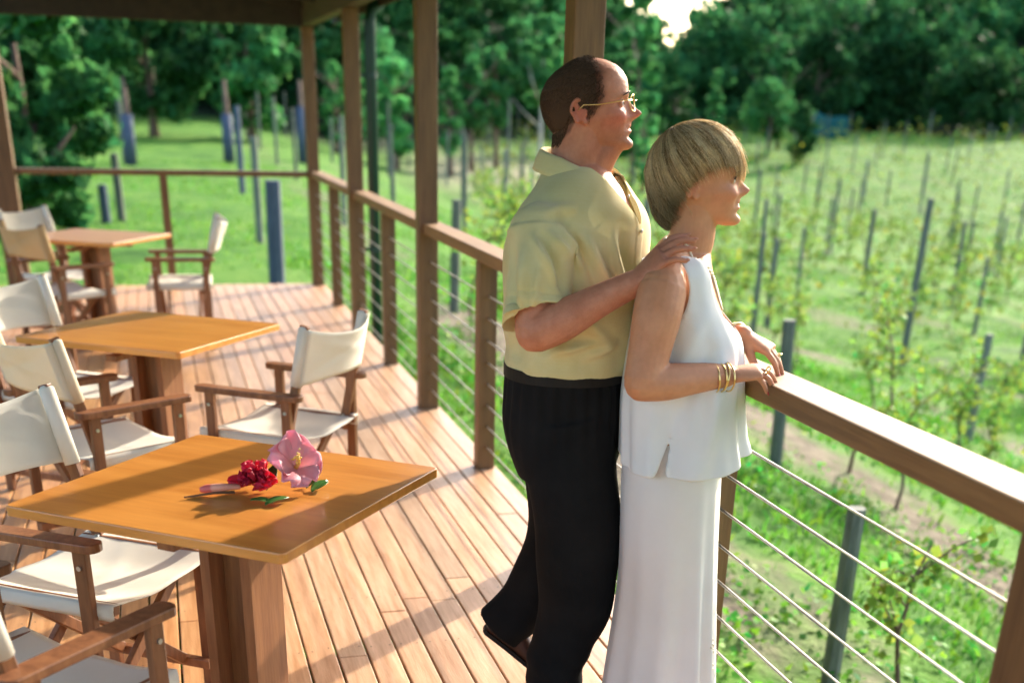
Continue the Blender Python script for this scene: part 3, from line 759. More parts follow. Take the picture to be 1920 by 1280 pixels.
# ------------------------------------------------------------------ folding director's chairs (local: faces +y)
AZ, SZ, BT = .625, .455, .885
def make_chair(seed, sag=.03, lean=0., back_mat='canvas'):
    rg = random.Random(seed); e = empty('directors_chair'); W = .26
    def tn(): t = rg.uniform(.8, 1.15); return (t, t, t)
    for sx in (-1, 1):
        for y in (.185, -.165):
            mb = MB(); mb.box((sx*W, y, AZ/2-.005), (.024, .040, AZ-.016), col=tn()); mb.build('leg', ['chair_wood'], e, bevel=.003)
        # arm with rounded ends
        mb = MB(); P = []
        for cy_, a0 in ((.225, 0), (-.215, 180)):
            for i in range(7): a = D2R(a0+180*i/6); P.append((.030*math.cos(a), cy_+.022*math.sin(a)))
        mb.loft([[(sx*W+x, y, z) for x, y in P] for z in (AZ-.012, AZ+.012)], col=tn()); mb.build('armrest', ['chair_wood'], e, bevel=.004)
        # back post, leaning, pivoting by the arm
        mb = MB(); mb.bar((sx*(W-.026), -.135, SZ-.06), (sx*(W-.026), -.265-lean, BT+.012), .022, .036, (1, 0, 0), col=tn()); mb.build('back_post', ['chair_wood'], e, bevel=.003)
        mb = MB(); mb.box((sx*(W-.03), .025, SZ-.012), (.026, .45, .030), col=tn()); mb.build('seat_rail', ['chair_wood'], e, bevel=.003)
        mb = MB(); mb.box((sx*(W-.03), .01, .085), (.026, .40, .030), col=tn()); mb.build('side_rail', ['chair_wood'], e, bevel=.003)
        mb = MB()
        for y in (.185, -.165): mb.tube([(sx*(W+.0125), y, AZ-.06), (sx*(W+.017), y, AZ-.06)], .007, 8)
        mb.tube([(sx*(W-.036), -.145, SZ), (sx*(W-.046), -.145, SZ)], .008, 8)
        mb.build('bolt', ['bolt'], e)
    for y, d in ((.150, 1), (.122, -1), (-.130, 1), (-.102, -1)):
        mb = MB(); mb.bar((-d*(W-.045), y, SZ-.03), (d*(W-.045), y, .095), .034, .020, (1, 0, .3), col=tn()); mb.build('cross_brace', ['chair_wood'], e, bevel=.003)
    # canvas seat: sling between the rails, wrapping round them
    ph = rg.uniform(0, 6)
    def seat(u, v):
        x = (u*2-1)*(W-.012); y = -.200+v*.455; s_ = 1-(u*2-1)**2
        z = SZ+.006-sag*s_*(.75+.25*math.sin(PI*v)) + .0032*math.sin(13*u+3*v+ph)*s_ + .004*math.sin(5*v*PI+ph)*s_*(1-s_) + .005*math.exp(-((v-.35-.4*u)/.05)**2)*s_ - .004*math.exp(-((v-.75+.35*u)/.06)**2)*s_
        return (x, y, z)
    mb = MB(); mb.grid(seat, 22, 22)
    for s_ in (-1, 1): mb.grid(lambda u, v, s_=s_: (s_*(W-.012+.004*math.sin(PI*u)), -.200+v*.455, SZ+.006-.045*u), 3, 10)
    mb.build('seat', ['canvas'], e, smooth=True, solid=.0025)
    # canvas back: pockets over the posts, sagging between them
    z0 = AZ+.045
    def pos(z): t = (z-(SZ-.06))/(BT+.012-SZ+.06); return -.135+t*(-.13-lean)
    def back(u, v):
        s_ = 1-(u*2-1)**2; x = (u*2-1)*(W-.012); z = z0+v*(BT-z0)
        zz = z-.032*s_*v**1.5+.010*s_*(1-v)
        return (x, pos(z)-.022-.055*s_*(.8+.2*v)+.004*math.sin(9*u+ph)*s_+.005*math.exp(-((v-.15-.75*u)/.07)**2)*s_-.004*math.exp(-((v-.9+.6*u)/.08)**2)*s_, zz)
    mb = MB(); mb.grid(back, 22, 14)
    c = (1, 1, 1)
    for s_ in (-1, 1):
        a = np.array((s_*(W-.026), pos(z0), z0)); b = np.array((s_*(W-.026), pos(BT), BT+.004))
        mb.tube([a, a+(b-a)*.5, b-(b-a)*.02, b+(b-a)*.02], [.023, .023, .022, .012], 12)
    mb.build('backrest', [back_mat], e, smooth=True, solid=.0025)
    return e
ang = lambda fx, fy: math.atan2(-fx, fy)      # local +y -> (fx, fy)
chairs = [  # x, y, facing, label
 (-.285, 3.415, (.82, -.57), 'white canvas director\'s chair tucked under the left side of the nearest table'),
 (-.42, 2.62, (.68, .73), 'white canvas director\'s chair cut off at the bottom left corner'),
 (-.305, 4.875, (.84, .54), 'director\'s chair seen from behind, cream back, between the near and middle tables'),
 (.425, 5.03, (-.80, .60), 'white canvas director\'s chair standing alone right of the middle table, nearest the railing'),
 (-.50, 5.93, (.80, -.60), 'white canvas director\'s chair at the left side of the middle table'),
 (-.70, 9.12, (.80, .60), 'director\'s chair seen from behind with tan canvas back, left of the farthest table'),
 (-.78, 10.05, (.78, -.62), 'white canvas director\'s chair behind the farthest table, under the cross railing at left'),
 (.12, 9.53, (-1., .05), 'white canvas director\'s chair facing left at the right side of the farthest table'),
]
for i, (x, y, f, lab) in enumerate(chairs):
    o = make_chair(40+i, random.uniform(.028, .045), random.uniform(-.02, .02), {2: 'canvas_shade_cream', 5: 'canvas_shade_tan'}.get(i, 'canvas'))
    o.location = (x, y, 0); o.rotation_euler = (0, 0, ang(*f)); tag(o, lab, 'chair', "director's chairs at the tables")

# ------------------------------------------------------------------ flowers on the near table
def petal_mat(name, c1, c2, tr=.4): return pbr(name, c1, c2, 14, rough=.5, transl=tr, spec=.3, tint=True)
petal_mat('petal_pink', (.84, .36, .48), (.92, .56, .66)); petal_mat('petal_red', (.72, .015, .06), (.85, .05, .13))
pbr('flower_heart', (.85, .50, .06), (.9, .7, .25), 30, rough=.6); pbr('leaf_gloss', (.03, .11, .02), (.06, .18, .035), 8, rough=.3, bump=.1)
pbr('bud_skin', (.72, .34, .26), (.80, .52, .40), 9, rough=.5, tint=True); pbr('twig', (.12, .06, .03), (.2, .1, .05), 9, rough=.7)
def petal(mb, c, out, upv, L, Wd, cup=.3, ruf=.06, ph=0., col=(1, 1, 1)):
    out = nrm(out); upv = nrm(np.asarray(upv, float)-out*(np.dot(upv, out))); sd = np.cross(out, upv)
    def fn(u, v):
        s_ = v*2-1; w_ = Wd*(math.sin(PI*min(.96, .10+u*.80))**.65)*(.35+.65*min(1, u*1.6))
        z = cup*L*math.sin(u*1.5)*.6 - cup*L*u*u*.55 + ruf*L*u*math.sin(6*s_+ph)*(.4+abs(s_)) + .10*L*s_*s_*u
        return np.asarray(c)+out*(L*u*(1-.12*s_*s_))+sd*s_*w_+upv*z
    n = 9; V0 = [(i/n) for i in range(n+1)]
    cols = []
    for i in range(11):
        for j in range(n+1): t = i/10; k = .75+.25*t; cols.append((col[0], col[1]*(k+.35*(1-t)), col[2]*(k+.1*(1-t))))
    mb.grid(fn, 10, n, col=cols)
p0 = at_z(556, 915, TZ)
fl = empty('pink_flower', (p0[0], p0[1], TZ)); tag(fl, 'large open pale pink bloom with ruffled petals lying on the near table', 'flower')
view = nrm(EYE-p0); axis = nrm(view*.62+np.array([.34, -.10, .52])); e1 = nrm(np.cross(axis, (0, 0, 1))); e2 = np.cross(e1, axis)
e2 = -e2 if e2[2] < 0 else e2
cc = np.array([0, 0, .052])
for i, (a, L, wd) in enumerate([(95, .096, .050), (25, .090, .056), (-38, .086, .055), (-115, .068, .050), (165, .074, .052)]):
    mb = MB(); o_ = e1*math.cos(D2R(a))+e2*math.sin(D2R(a)); t = random.uniform(.92, 1.08)
    petal(mb, cc, o_+axis*.45, axis, L, wd, .35, .15, i*1.7, (t, t, t))
    V = np.array(mb.v); V[:, 2] = np.maximum(V[:, 2], .003+.002*i); mb.v = [tuple(q) for q in V]
    mb.build('petal', ['petal_pink'], fl, smooth=True, solid=.0012)
mb = MB(); tip = cc+axis*.055+e2*.006+e1*.008; mb.tube([cc-axis*.01, cc+axis*.03, tip], [.007, .004, .003], 8)
for k in range(26): mb.ball(tip-axis*random.uniform(0, .022)+np.array([random.gauss(0, .005) for _ in range(3)]), .0028, 4)
mb.build('stamen', ['flower_heart'], fl, smooth=True)
def leaf_blade(name, parent, base, d, L, Wd, up=(0, 0, 1), curl=.1, lift=.0):
    d = nrm(d); up = np.asarray(up, float); sd = np.cross(d, up)
    mb = MB(); mb.grid(lambda u, v: np.asarray(base)+d*L*u+sd*(v*2-1)*Wd*math.sin(PI*min(.99, u*.94+.03))**.8+up*(.004+lift*u+curl*L*math.sin(PI*u)*.5+.22*Wd*abs(v*2-1)), 10, 6)
    return mb.build(name, ['leaf_gloss'], parent, smooth=True, solid=.001)
q = lambda px, py: at_z(px, py, TZ)-np.array([p0[0], p0[1], TZ])
a, b = q(585, 925), q(622, 910); leaf_blade('leaf', fl, a, b-a, .068, .018, curl=.12, lift=.012)
a, b = q(575, 918), q(612, 898); leaf_blade('leaf', fl, a, b-a, .06, .016, curl=.2, lift=.02)
a, b = q(500, 922), q(528, 905); leaf_blade('leaf', fl, a, b-a+np.array([0, 0, .03]), .06, .017, curl=.1, lift=.03)
p1 = at_z(478, 922, TZ)
rd = empty('red_flower', (p1[0], p1[1], TZ)); tag(rd, 'crumpled deep red bloom on its stalk beside the pink flower', 'flower')
mb = MB(); rgf = random.Random(4)
for k in range(34):
    a = rgf.uniform(0, 2*PI); el = rgf.uniform(-.1, 1.2); d = np.array([math.cos(a)*math.cos(el), math.sin(a)*math.cos(el), math.sin(el)+.15])
    t = rgf.uniform(.75, 1.15); petal(mb, np.array([0, 0, .020])+d*.008, d, nrm(np.array([rgf.gauss(0, 1), rgf.gauss(0, 1), 1.])), rgf.uniform(.038, .062), rgf.uniform(.016, .026), .5, .16, rgf.uniform(0, 6), (t, t*rgf.uniform(.6, 1.6), t))
V = np.array(mb.v); V[:, 2] = np.maximum(V[:, 2], .002); mb.v = [tuple(z) for z in V]
mb.build('bloom', ['petal_red'], rd, smooth=True, solid=.0008)
q1 = lambda px, py, z=0: at_z(px, py, TZ+z)-np.array([p1[0], p1[1], TZ])
mb = MB(); P = crom([q1(450, 912, .02), q1(420, 913, .022), q1(395, 915, .018), q1(375, 918, .014)], 5)
mb.tube(P, np.interp(np.linspace(0, 1, len(P)), [0, .4, .8, 1], [.006, .010, .0105, .006]), 10, col=[(1, .9, .85) if i < 100 else (.9, .35, .4) for i in range(len(P)*10)])
mb.build('bud', ['bud_skin'], rd, smooth=True)
mb = MB(); mb.tube([q1(440, 922, .01), q1(400, 924, .008), q1(345, 932, .006)], [.004, .0035, .002], 6); mb.build('stalk', ['twig'], rd, smooth=True)
for (ax_a, ay_a), (bx_, by_) in (((512, 946), (472, 944)), ((498, 950), (540, 940))):
    a, b = q1(ax_a, ay_a), q1(bx_, by_); leaf_blade('leaf', rd, a, b-a, float(np.linalg.norm(b-a))*1.05, .017, curl=.16, lift=.004)
# ------------------------------------------------------------------ people
pbr('skin_man', (.47, .185, .11), (.56, .245, .155), 26, rough=.52, bump=.16, bscale=200, tint=True, sss=.12, spec=.32)
pbr('skin_woman', (.54, .245, .13), (.60, .285, .16), 22, rough=.5, bump=.10, bscale=220, tint=True, sss=.12, spec=.32)
pbr('hair_strand', (.9, .9, .9), (1, 1, 1), 30, rough=.5, tint=True, spec=.4, transl=.5)
pbr('hair_brown', (.9, .9, .9), (1, 1, 1), 30, rough=.75, tint=True, spec=.12)
pbr('linen', (.80, .80, .79), (.86, .86, .85), 4, rough=.85, bump=.10, bscale=380, transl=.10, spec=.15, sheen=.2)
pbr('satin', (.78, .73, .70), (.84, .80, .77), 3, rough=.55, bump=.05, bscale=300, transl=.12, spec=.3, sheen=.2)
pbr('trouser_black', (.007, .007, .0075), (.012, .012, .0125), 6, rough=.9, bump=.1, bscale=200, spec=.15)
pbr('belt_leather', (.012, .010, .009), (.02, .016, .013), 8, rough=.6, spec=.2)
pbr('shoe_leather', (.055, .02, .013), (.09, .035, .02), 8, rough=.32)
pbr('gold', (.83, .58, .22), (.9, .68, .32), 20, rough=.28, metal=1.)
pbr('pearl', (.80, .70, .50), (.86, .78, .62), 20, rough=.3)
pbr('nail_red', (.45, .02, .05), (.5, .03, .07), 20, rough=.2)
pbr('eye_white', (.75, .72, .70), None, rough=.25); pbr('iris', (.05, .035, .02), None, rough=.2)
pbr('lash', (.02, .013, .01), None, rough=.6); pbr('brow_blond', (.25, .15, .08), None, rough=.7); pbr('teeth', (.82, .80, .75), None, rough=.25)
pbr('button', (.75, .72, .6), None, rough=.35); pbr('sandal', (.5, .42, .34), None, rough=.5)
def lens_mat():
    m = bpy.data.materials.new('lens'); m.use_nodes = True; N, L = nt(m); b = N['Principled BSDF']
    b.inputs['Base Color'].default_value = (1, 1, 1, 1); b.inputs['Roughness'].default_value = .03
    tr = N.new('ShaderNodeBsdfTransparent'); ms = N.new('ShaderNodeMixShader'); ms.inputs[0].default_value = .16
    L.new(tr.outputs[0], ms.inputs[1]); L.new(b.outputs[0], ms.inputs[2]); L.new(ms.outputs[0], N['Material Output'].inputs['Surface']); MATS['lens'] = m
lens_mat()
def shirt_mat():
    m = pbr('shirt', (.69, .61, .30), (.77, .69, .38), 8, rough=.8, bump=.08, bscale=300, transl=.12, spec=.2, sheen=.2)
    N, L = nt(m); b = N['Principled BSDF']; src = b.inputs['Base Color'].links[0].from_socket
    tc = N.new('ShaderNodeTexCoord'); sx = N.new('ShaderNodeSeparateXYZ'); L.new(tc.outputs['Object'], sx.inputs[0]); s_ = []
    for a in ('Y', 'Z', 'X'):
        q = N.new('ShaderNodeMath'); q.operation = 'MULTIPLY'; q.inputs[1].default_value = 2*PI/.009; L.new(sx.outputs[a], q.inputs[0])
        c = N.new('ShaderNodeMath'); c.operation = 'COSINE'; L.new(q.outputs[0], c.inputs[0]); s_.append(c.outputs[0])
    mxm = N.new('ShaderNodeMath'); mxm.operation = 'MAXIMUM'; L.new(s_[0], mxm.inputs[0]); L.new(s_[1], mxm.inputs[1])
    mx2 = N.new('ShaderNodeMath'); mx2.operation = 'MAXIMUM'; L.new(mxm.outputs[0], mx2.inputs[0]); L.new(s_[2], mx2.inputs[1])
    r = N.new('ShaderNodeMapRange'); r.inputs[1].default_value = .6; r.inputs[2].default_value = 1.; r.inputs[4].default_value = .06; L.new(mxm.outputs[0], r.inputs[0])
    mx = N.new('ShaderNodeMix'); mx.data_type = 'RGBA'; mx.inputs[7].default_value = (.80, .77, .58, 1)
    L.new(r.outputs[0], mx.inputs[0]); L.new(src, mx.inputs[6]); L.new(mx.outputs[2], b.inputs['Base Color'])
shirt_mat()

class Per:
    def __init__(s, x, y, yaw):
        s.C = np.array([x, y, 0.]); s.ex = np.array([math.cos(yaw), math.sin(yaw), 0]); s.ey = np.array([-s.ex[1], s.ex[0], 0]); s.yaw = yaw
    def lp(s, px, py, off=0.):
        """point of the body seen at a photo pixel, off metres to the person's left, in the person's own frame"""
        d = ray(px, py); t = (off-(EYE-s.C)@s.ey)/(d@s.ey); p = EYE+d*t-s.C
        return np.array([p@s.ex, off, p[2]])
    def loc(s, w): q = np.asarray(w, float)-s.C; return np.array([q@s.ex, q@s.ey, q[2]])
    def wx(s, P): return s.C[0]+P[:, 0]*s.ex[0]+P[:, 1]*s.ey[0]

def ring(z, xb, xf, hw, y0=0., n=64, p=2.3, tilt=0.):
    a = np.arange(n)*2*PI/n; c, s_ = np.cos(a), np.sin(a); e = 2/p
    x = (xb+xf)/2 + (xf-xb)/2*np.sign(c)*np.abs(c)**e; y = y0+hw*np.sign(s_)*np.abs(s_)**e
    return np.stack([x, y, z+tilt*(x-(xb+xf)/2)], 1)
def rings(tab, n=64, sub=6, p=2.3):
    T = crom(tab, sub); return [ring(r[0], r[1], r[2], r[3], r[4] if len(r) > 4 else 0., n, p) for r in T]
def limb(mb, P, R, n=20, sub=6, flat=1., ref=(0, 0, 1)):
    Q = crom(np.concatenate([np.asarray(P, float), np.asarray(R, float)[:, None]], 1), sub)
    mb.tube(Q[:, :3], Q[:, 3], n, flat=flat, ref=ref); 
    mb.ball(Q[0, :3], Q[0, 3]*.98, 7); mb.ball(Q[-1, :3], Q[-1, 3]*.98, 7)

def hand(mb, W, X, N_, side, curls, spread=(.16, .04, -.06, -.18), thumb=(.75, .6, -.3), tcurl=(10, 20), L=1., nails=None, wr=.026):
    W = np.asarray(W, float); X = nrm(X); N_ = nrm(np.asarray(N_, float)-X*np.dot(N_, X)); Y = np.cross(N_, X)*side
    pl = .092*L; R_ = []
    for t, hw, ht in ((-.12, wr*1.0, wr*.88), (.10, wr*1.05, wr*.8), (.35, .034*L, .0185*L), (.65, .040*L, .0165*L), (.9, .0415*L, .0145*L), (1.0, .040*L, .012*L)):
        R_.append([W+X*pl*t+Y*hw*math.cos(a)+N_*ht*math.sin(a) for a in np.arange(20)*2*PI/20])
    mb.loft(R_)
    root = [.029, .0105, -.0085, -.027]; ln = [.073, .081, .075, .059]; rd = [.0088, .0092, .0086, .0076]; back = [0, .004, .0, -.008]
    tips = []
    for i in range(4):
        p = W+X*(pl+back[i]-.008)+Y*root[i]*L; dirx = nrm(X+Y*spread[i]); ang_ = 0; pts = [p-X*.012, p]
        for sgm, c in zip((.45, .30, .25), curls[i]):
            ang_ += D2R(c); d = dirx*math.cos(ang_)-N_*math.sin(ang_); p = p+d*ln[i]*L*sgm; pts.append(p)
        rr = np.array([1.0, 1.02, 1.0, .9, .74])*rd[i]*L
        limb(mb, pts, rr, 10, 4); mb.ball(pts[2], rr[2]*1.06, 6)
        nn = N_*math.cos(ang_)+dirx*math.sin(ang_); tips.append((pts[-1], d, nn, rr[-1]))
    t0 = W+X*.026*L+Y*.022*L-N_*.006; d = nrm(X*thumb[0]+Y*thumb[1]+N_*thumb[2]); pts = [t0, t0+d*.036*L]
    for sgm, c in zip((.034, .028), tcurl): d = nrm(d*math.cos(D2R(c))+(X*.8-N_*.3-Y*.4)*math.sin(D2R(c))); pts.append(pts[-1]+d*sgm*L)
    limb(mb, pts, np.array([.016, .0125, .0108, .0085])*L, 10, 4); tips.append((pts[-1], d, nrm(N_*.6+Y*.6), .0085*L))
    if nails is not None:
        for p, d, nn, r in tips:
            nn = nrm(nn-d*np.dot(nn, d)); nails.append((p, d, nn, r))
    return tips
def add_nails(nails, parent, mt, long=1.):
    for p, d, nn, r in nails:
        mb = MB(); mb.ball(p+nn*r*.62+d*r*.35*long, (r*1.05*long, r*.78, r*.36), 6, ax=np.array([d, np.cross(nn, d), nn])); mb.build('nail', [mt], parent, smooth=True)

# ---- head: profile driven surface, u = height above the chin in units of a 23 cm head
HU = [0., .006, .014, .025, .038, .05, .06, .075, .09, .11, .13, .15, .17, .19, .205, .218, .226, .2295]
HF = [.052, .074, .082, .0845, .0815, .083, .0835, .083, .0825, .0815, .0855, .0885, .087, .078, .065, .045, .024, .006]
HB = [.012, .004, -.004, -.014, -.032, -.054, -.070, -.087, -.095, -.103, -.1065, -.1065, -.101, -.088, -.071, -.047, -.024, -.006]
HW = [.016, .029, .037, .0445, .0510, .0560, .0595, .0635, .067, .0705, .0735, .0755, .0745, .069, .060, .044, .025, .006]
NU = [.066, .073, .078, .082, .087, .092, .10, .11, .12, .128]; NE = [0, .009, .018, .025, .0300, .0285, .0205, .0120, .0045, 0]; NS = [.012, .0125, .014, .0145, .0130, .0105, .0090, .0085, .009, .010]
class Head:
    def __init__(s, org, yaw, pitch, sf, ss, su, nose=1., smile=1., roll=0.):
        s.o = np.asarray(org, float); M = Matrix.Rotation(yaw, 3, 'Z') @ Matrix.Rotation(-pitch, 3, 'Y') @ Matrix.Rotation(roll, 3, 'X')
        s.M = np.array(M); s.k = np.array([sf, ss, su]); s.nose = nose; s.smile = smile
    def W(s, f, sd, u): return s.o + s.M @ (np.array([f, sd, u])*s.k)
    def raw(s, u, t):
        fb, bk, w_ = np.interp(u, HU, HF), np.interp(u, HU, HB), np.interp(u, HU, HW)
        c0 = -.012 if u < .19 else -.012
        ct, st = math.cos(t), math.sin(t)
        f = c0+(fb-c0)*ct**.86 if ct > 0 else c0-(bk-c0)*-(abs(ct)**.95)*1.
        if ct <= 0: f = c0+(bk-c0)*abs(ct)**.95
        sd = w_*math.copysign(abs(st)**.9, st)
        if u > .2: sd = w_*st; f = c0+((fb-c0)*ct if ct > 0 else (bk-c0)*-ct)
        a = abs(sd); g = lambda x, q: math.exp(-(x/q)**2); dn = 0.
        if ct > 0:
            ne = np.interp(u, NU, NE); 
            if ne > 0: f += s.nose*ne*g(sd, float(np.interp(u, NU, NS)))
            f += .0052*g(u-.0640, .0050)*g(sd, .017) + .0056*g(u-.0495, .0055)*g(sd, .016) - .0042*g(u-.0572, .0024)*g(sd, .020)
            f += .0055*g(u-.018, .011)*g(sd, .018) - .0035*g(u-.0385, .006)*g(sd, .018) + .0022*g(u-.071, .006)*(g(sd, .004)*-1+.0)
            f += -.0105*g(u-.118, .0115)*g(a-.032, .0155) + .0050*g(u-.1335, .0070)*g(a-.028, .022)
            dn += .0055*g(u-.094, .014)*g(a-.047, .018) + .0050*s.smile*g(u-.080, .012)*g(a-.036, .013) - .0028*s.smile*g(u-.066, .012)*g(a-.0265, .006)
            dn += .0016*g(u-.126, .004)*g(a-.033, .014)
        l = math.hypot(ct, st); f += dn*ct*1.1; sd += dn*st*1.
        if u < .078: u2 = u+.32*max(0, .082-f)*(1-u/.078)**.8
        else: u2 = u
        return f, sd, u2
    def pt(s, u, t): return s.W(*s.raw(u, t))
    def add(s, mb, nr=112, n=128, ear=True):
        us = np.concatenate([np.linspace(0, .218, nr-8), np.linspace(.218, .2295, 9)[1:]])
        mb.loft([[s.pt(u, 2*PI*k/n) for k in range(n)] for u in us])
        if ear:
            for sg in (-1, 1):
                P = []
                for a in np.linspace(-60, 235, 15):
                    ra = D2R(a); f = -.024+.0145*math.cos(ra)*(1.15 if math.sin(ra) > 0 else .8)*-1; u = .112+.027*math.sin(ra)
                    P.append(s.W(f, sg*(.0735-.30*(f+.014)), u))
                mb.tube(P, [.0042]*15, 8); mb.ball(P[0], .0042, 5); mb.ball(P[-1], .0042, 5)
                ax = np.array([nrm(s.M @ np.array([1, sg*-.32, 0])), nrm(s.M @ np.array([sg*.32, 1, 0])), s.M[:, 2]])
                mb.ball(s.W(-.022, sg*.0735, .110), (.0135, .0036, .0245), 7, ax=ax)
                mb.ball(s.W(-.0135, sg*.0725, .0865), (.0072, .0045, .0085), 6, ax=ax)
                mb.ball(s.W(-.020, sg*.070, .108), (.012, .008, .020), 6, ax=ax)
                mb.ball(s.W(-.0085, sg*.0735, .105), (.0035, .003, .006), 5, ax=ax)
        for sg in (-1, 1):      # eyelids
            for up_, r in ((1, .0032), (-1, .0026)):
                P = []
                for a in np.linspace(0, PI, 9):
                    x = math.cos(a); P.append(s.W(.0735-.006*x*x-.001, sg*(.0315+.0145*x), .1175+up_*(.0052 if up_ > 0 else .0042)*math.sin(a)-.001*x))
                mb.tube(P, [r*.7]+[r]*7+[r*.7], 6)
    def eyes(s, parent, lash=True, brow='lash', brow_r=.0026):
        for sg in (-1, 1):
            mb = MB(); c = s.W(.0655, sg*.0315, .1175); mb.ball(c, .0112, 10); mb.build('eye', ['eye_white'], parent, smooth=True)
            mb = MB(); mb.ball(c+s.M @ np.array([.0062, 0, .0002]), .0062, 8); mb.build('iris', ['iris'], bpy.data.objects[parent.name].children[-1] if False else parent, smooth=True)
            if lash:
                mb = MB(); P = [s.W(.0775-.006*x*x, sg*(.0315+.016*x), .1175+.0062*math.sqrt(max(0, 1-x*x*.95))) for x in np.linspace(-1, 1, 9)]
                mb.tube(P, [.0008]+[.0019]*7+[.0009], 5); mb.build('eyelash', ['lash'], parent, smooth=True)
            mb = MB(); P = [s.W(.0895-.010*max(0, (x+.2))**2, sg*(.031+.020*x), .136+.004*(1-x*x)-.003*x) for x in np.linspace(-1, 1, 9)]
            mb.tube(P, [.0012]+[brow_r]*5+[brow_r*.8, brow_r*.6, .0008], 6); mb.build('eyebrow', [brow], parent, smooth=True)
def skin_tint(hd, red=1., lip=(.95, .45, .5), lipa=1.):
    def f(co, no, tint):
        q = (co-hd.o) @ hd.M / hd.k            # back to head units
        f_, s_, u = q[:, 0], q[:, 1], q[:, 2]; inh = (u > -.01) & (u < .24) & (np.abs(s_) < .1) & (f_ > -.12) & (f_ < .14)
        a = np.abs(s_)
        rd = .9*gauss(u-.085, .02)*gauss(a-.042, .022)*(f_ > .02) + .9*gauss(u-.088, .012)*gauss(s_, .014)*(f_ > .09) + .8*gauss(f_+.02, .025)*gauss(u-.11, .032)*(a > .066)
        rd = np.clip(rd*red, 0, 1)*inh
        tint = tint*(1-rd[:, None]*np.array([-.02, .28, .22]))
        lp_ = (gauss(u-.0635, .0042)+gauss(u-.0500, .0048)).clip(0, 1)*gauss(s_, .021)**2*(f_ > .078)*inh*lipa
        lp_ = np.clip(lp_*1.4, 0, 1); tint = tint*(1-lp_[:, None]*(1-np.array(lip)))
        mg = gauss(u-.0570, .0016)*gauss(s_, .020)**2*(f_ > .07)*inh; tint = tint*(1-.7*mg[:, None])
        n_ = np.array([mnoise.noise(Vector((p[0]*30, p[1]*30, p[2]*30))) for p in co[::1]]) if len(co) < 400000 else 0
        n2 = np.array([mnoise.noise(Vector((p[0]*90, p[1]*90, p[2]*90))) for p in co]); tint = tint*(1+.09*np.asarray(n_)[:, None]*np.array([.5, 1., 1.2])+.06*n2[:, None])
        return co, tint
    return f

# =================================================================== WOMAN
WP = Per(1.29, 2.95, D2R(-20))
wo = empty('person', tuple(WP.C), WP.yaw); tag(wo, 'blonde woman in a white sleeveless top and long white skirt, hands on the handrail', 'person')
wh = Head((.0084, 0, 1.391), 0, D2R(6), 1.10, 1.0, .974, nose=.92, smile=1.2)
mb = MB(); wh.add(mb)
limb(mb, [(-.040, 0, 1.28), (-.030, 0, 1.325), (-.014, 0, 1.37), (-.012, 0, 1.42), (-.014, 0, 1.48)], [.080, .064, .0575, .057, .062], 28)
TW = [(.95, -.150, .095, .150), (1.02, -.150, .115, .150), (1.10, -.140, .108, .150), (1.17, -.138, .092, .158), (1.23, -.133, .067, .160), (1.28, -.122, .052, .150), (1.315, -.105, .043, .115), (1.34, -.090, .038, .07)]
mb.loft(rings(TW, 48, 4))
for sg in (-1, 1):
    for zz in (1.085,): mb.ball((.055, sg*.065, zz+.02), (.050, .058, .060), 9)
    limb(mb, [(-.055, sg*.045, 1.335), (-.066, sg*.10, 1.318), (-.080, sg*.150, 1.285)], [.045, .042, .050], 18)
wl = WP.lp
# right (near) arm, hand on the rail
Sh = np.array([-.082, -.160, 1.272]); El = wl(1206, 716, -.225); Wr = wl(1362, 704, -.150)
limb(mb, [Sh, Sh*.72+El*.28+np.array([0, -.008, 0]), Sh*.35+El*.65, El], [.060, .060, .053, .049], 22)
limb(mb, [El, El*.72+Wr*.28+np.array([0, -.004, -.003]), El*.3+Wr*.7, Wr], [.047, .045, .036, .029], 20)
nails = []
Kn = wl(1432, 694, -.135)
hand(mb, Wr, Kn-Wr, (-.12, -.28, 1), 1, [(24, 26, 16), (27, 26, 14), (34, 24, 12), (46, 20, 8)], spread=(.12, .02, -.10, -.26), thumb=(.8, .55, -.35), L=.92, nails=nails, wr=.026)
# left (far) arm
Sl = np.array([-.075, .160, 1.272]); Ell = np.array([.02, .215, 1.085]); Wl = wl(1392, 630, .045); Kl = wl(1441, 654, .02)
limb(mb, [Sl, Sl*.5+Ell*.5, Ell], [.058, .054, .046], 20); limb(mb, [Ell, Ell*.5+Wl*.5, Wl], [.045, .040, .029], 20)
hand(mb, Wl, Kl-Wl, (.35, -.25, 1), -1, [(24, 16, 8), (26, 16, 8), (28, 18, 8), (32, 20, 10)], spread=(.10, .03, -.05, -.14), thumb=(.7, .5, -.5), L=.94, nails=nails, wr=.027)
# hips, legs and feet inside the skirt
mb.loft(rings([(.97, -.150, .095, .150), (.90, -.140, .085, .160), (.82, -.125, .075, .155), (.75, -.10, .06, .12)], 32, 3))
for sg in (-1, 1):
    limb(mb, [(-.03, sg*.075, .82), (.0, sg*.075, .5), (-.01, sg*.075, .28), (-.025, sg*.08, .075)], [.085, .055, .05, .036], 16)
    limb(mb, [(-.04, sg*.08, .045), (.06, sg*.085, .036), (.13, sg*.09, .024)], [.034, .030, .018], 12)
wbody = union('body', mb, ['skin_woman'], .0032, 4, wo, skin_tint(wh, .6, (.85, .38, .42)))
add_nails(nails, wo, 'nail_red', 1.25)
wh.eyes(wo, True, 'brow_blond', .0022)
mb = MB(); mb.tube([wh.W(.0835-.9*x*x*12, x, .0568+.9*x*x*6) for x in np.linspace(-.016, .016, 9)], .0026, 6); mb.build('teeth', ['teeth'], wo, smooth=True)
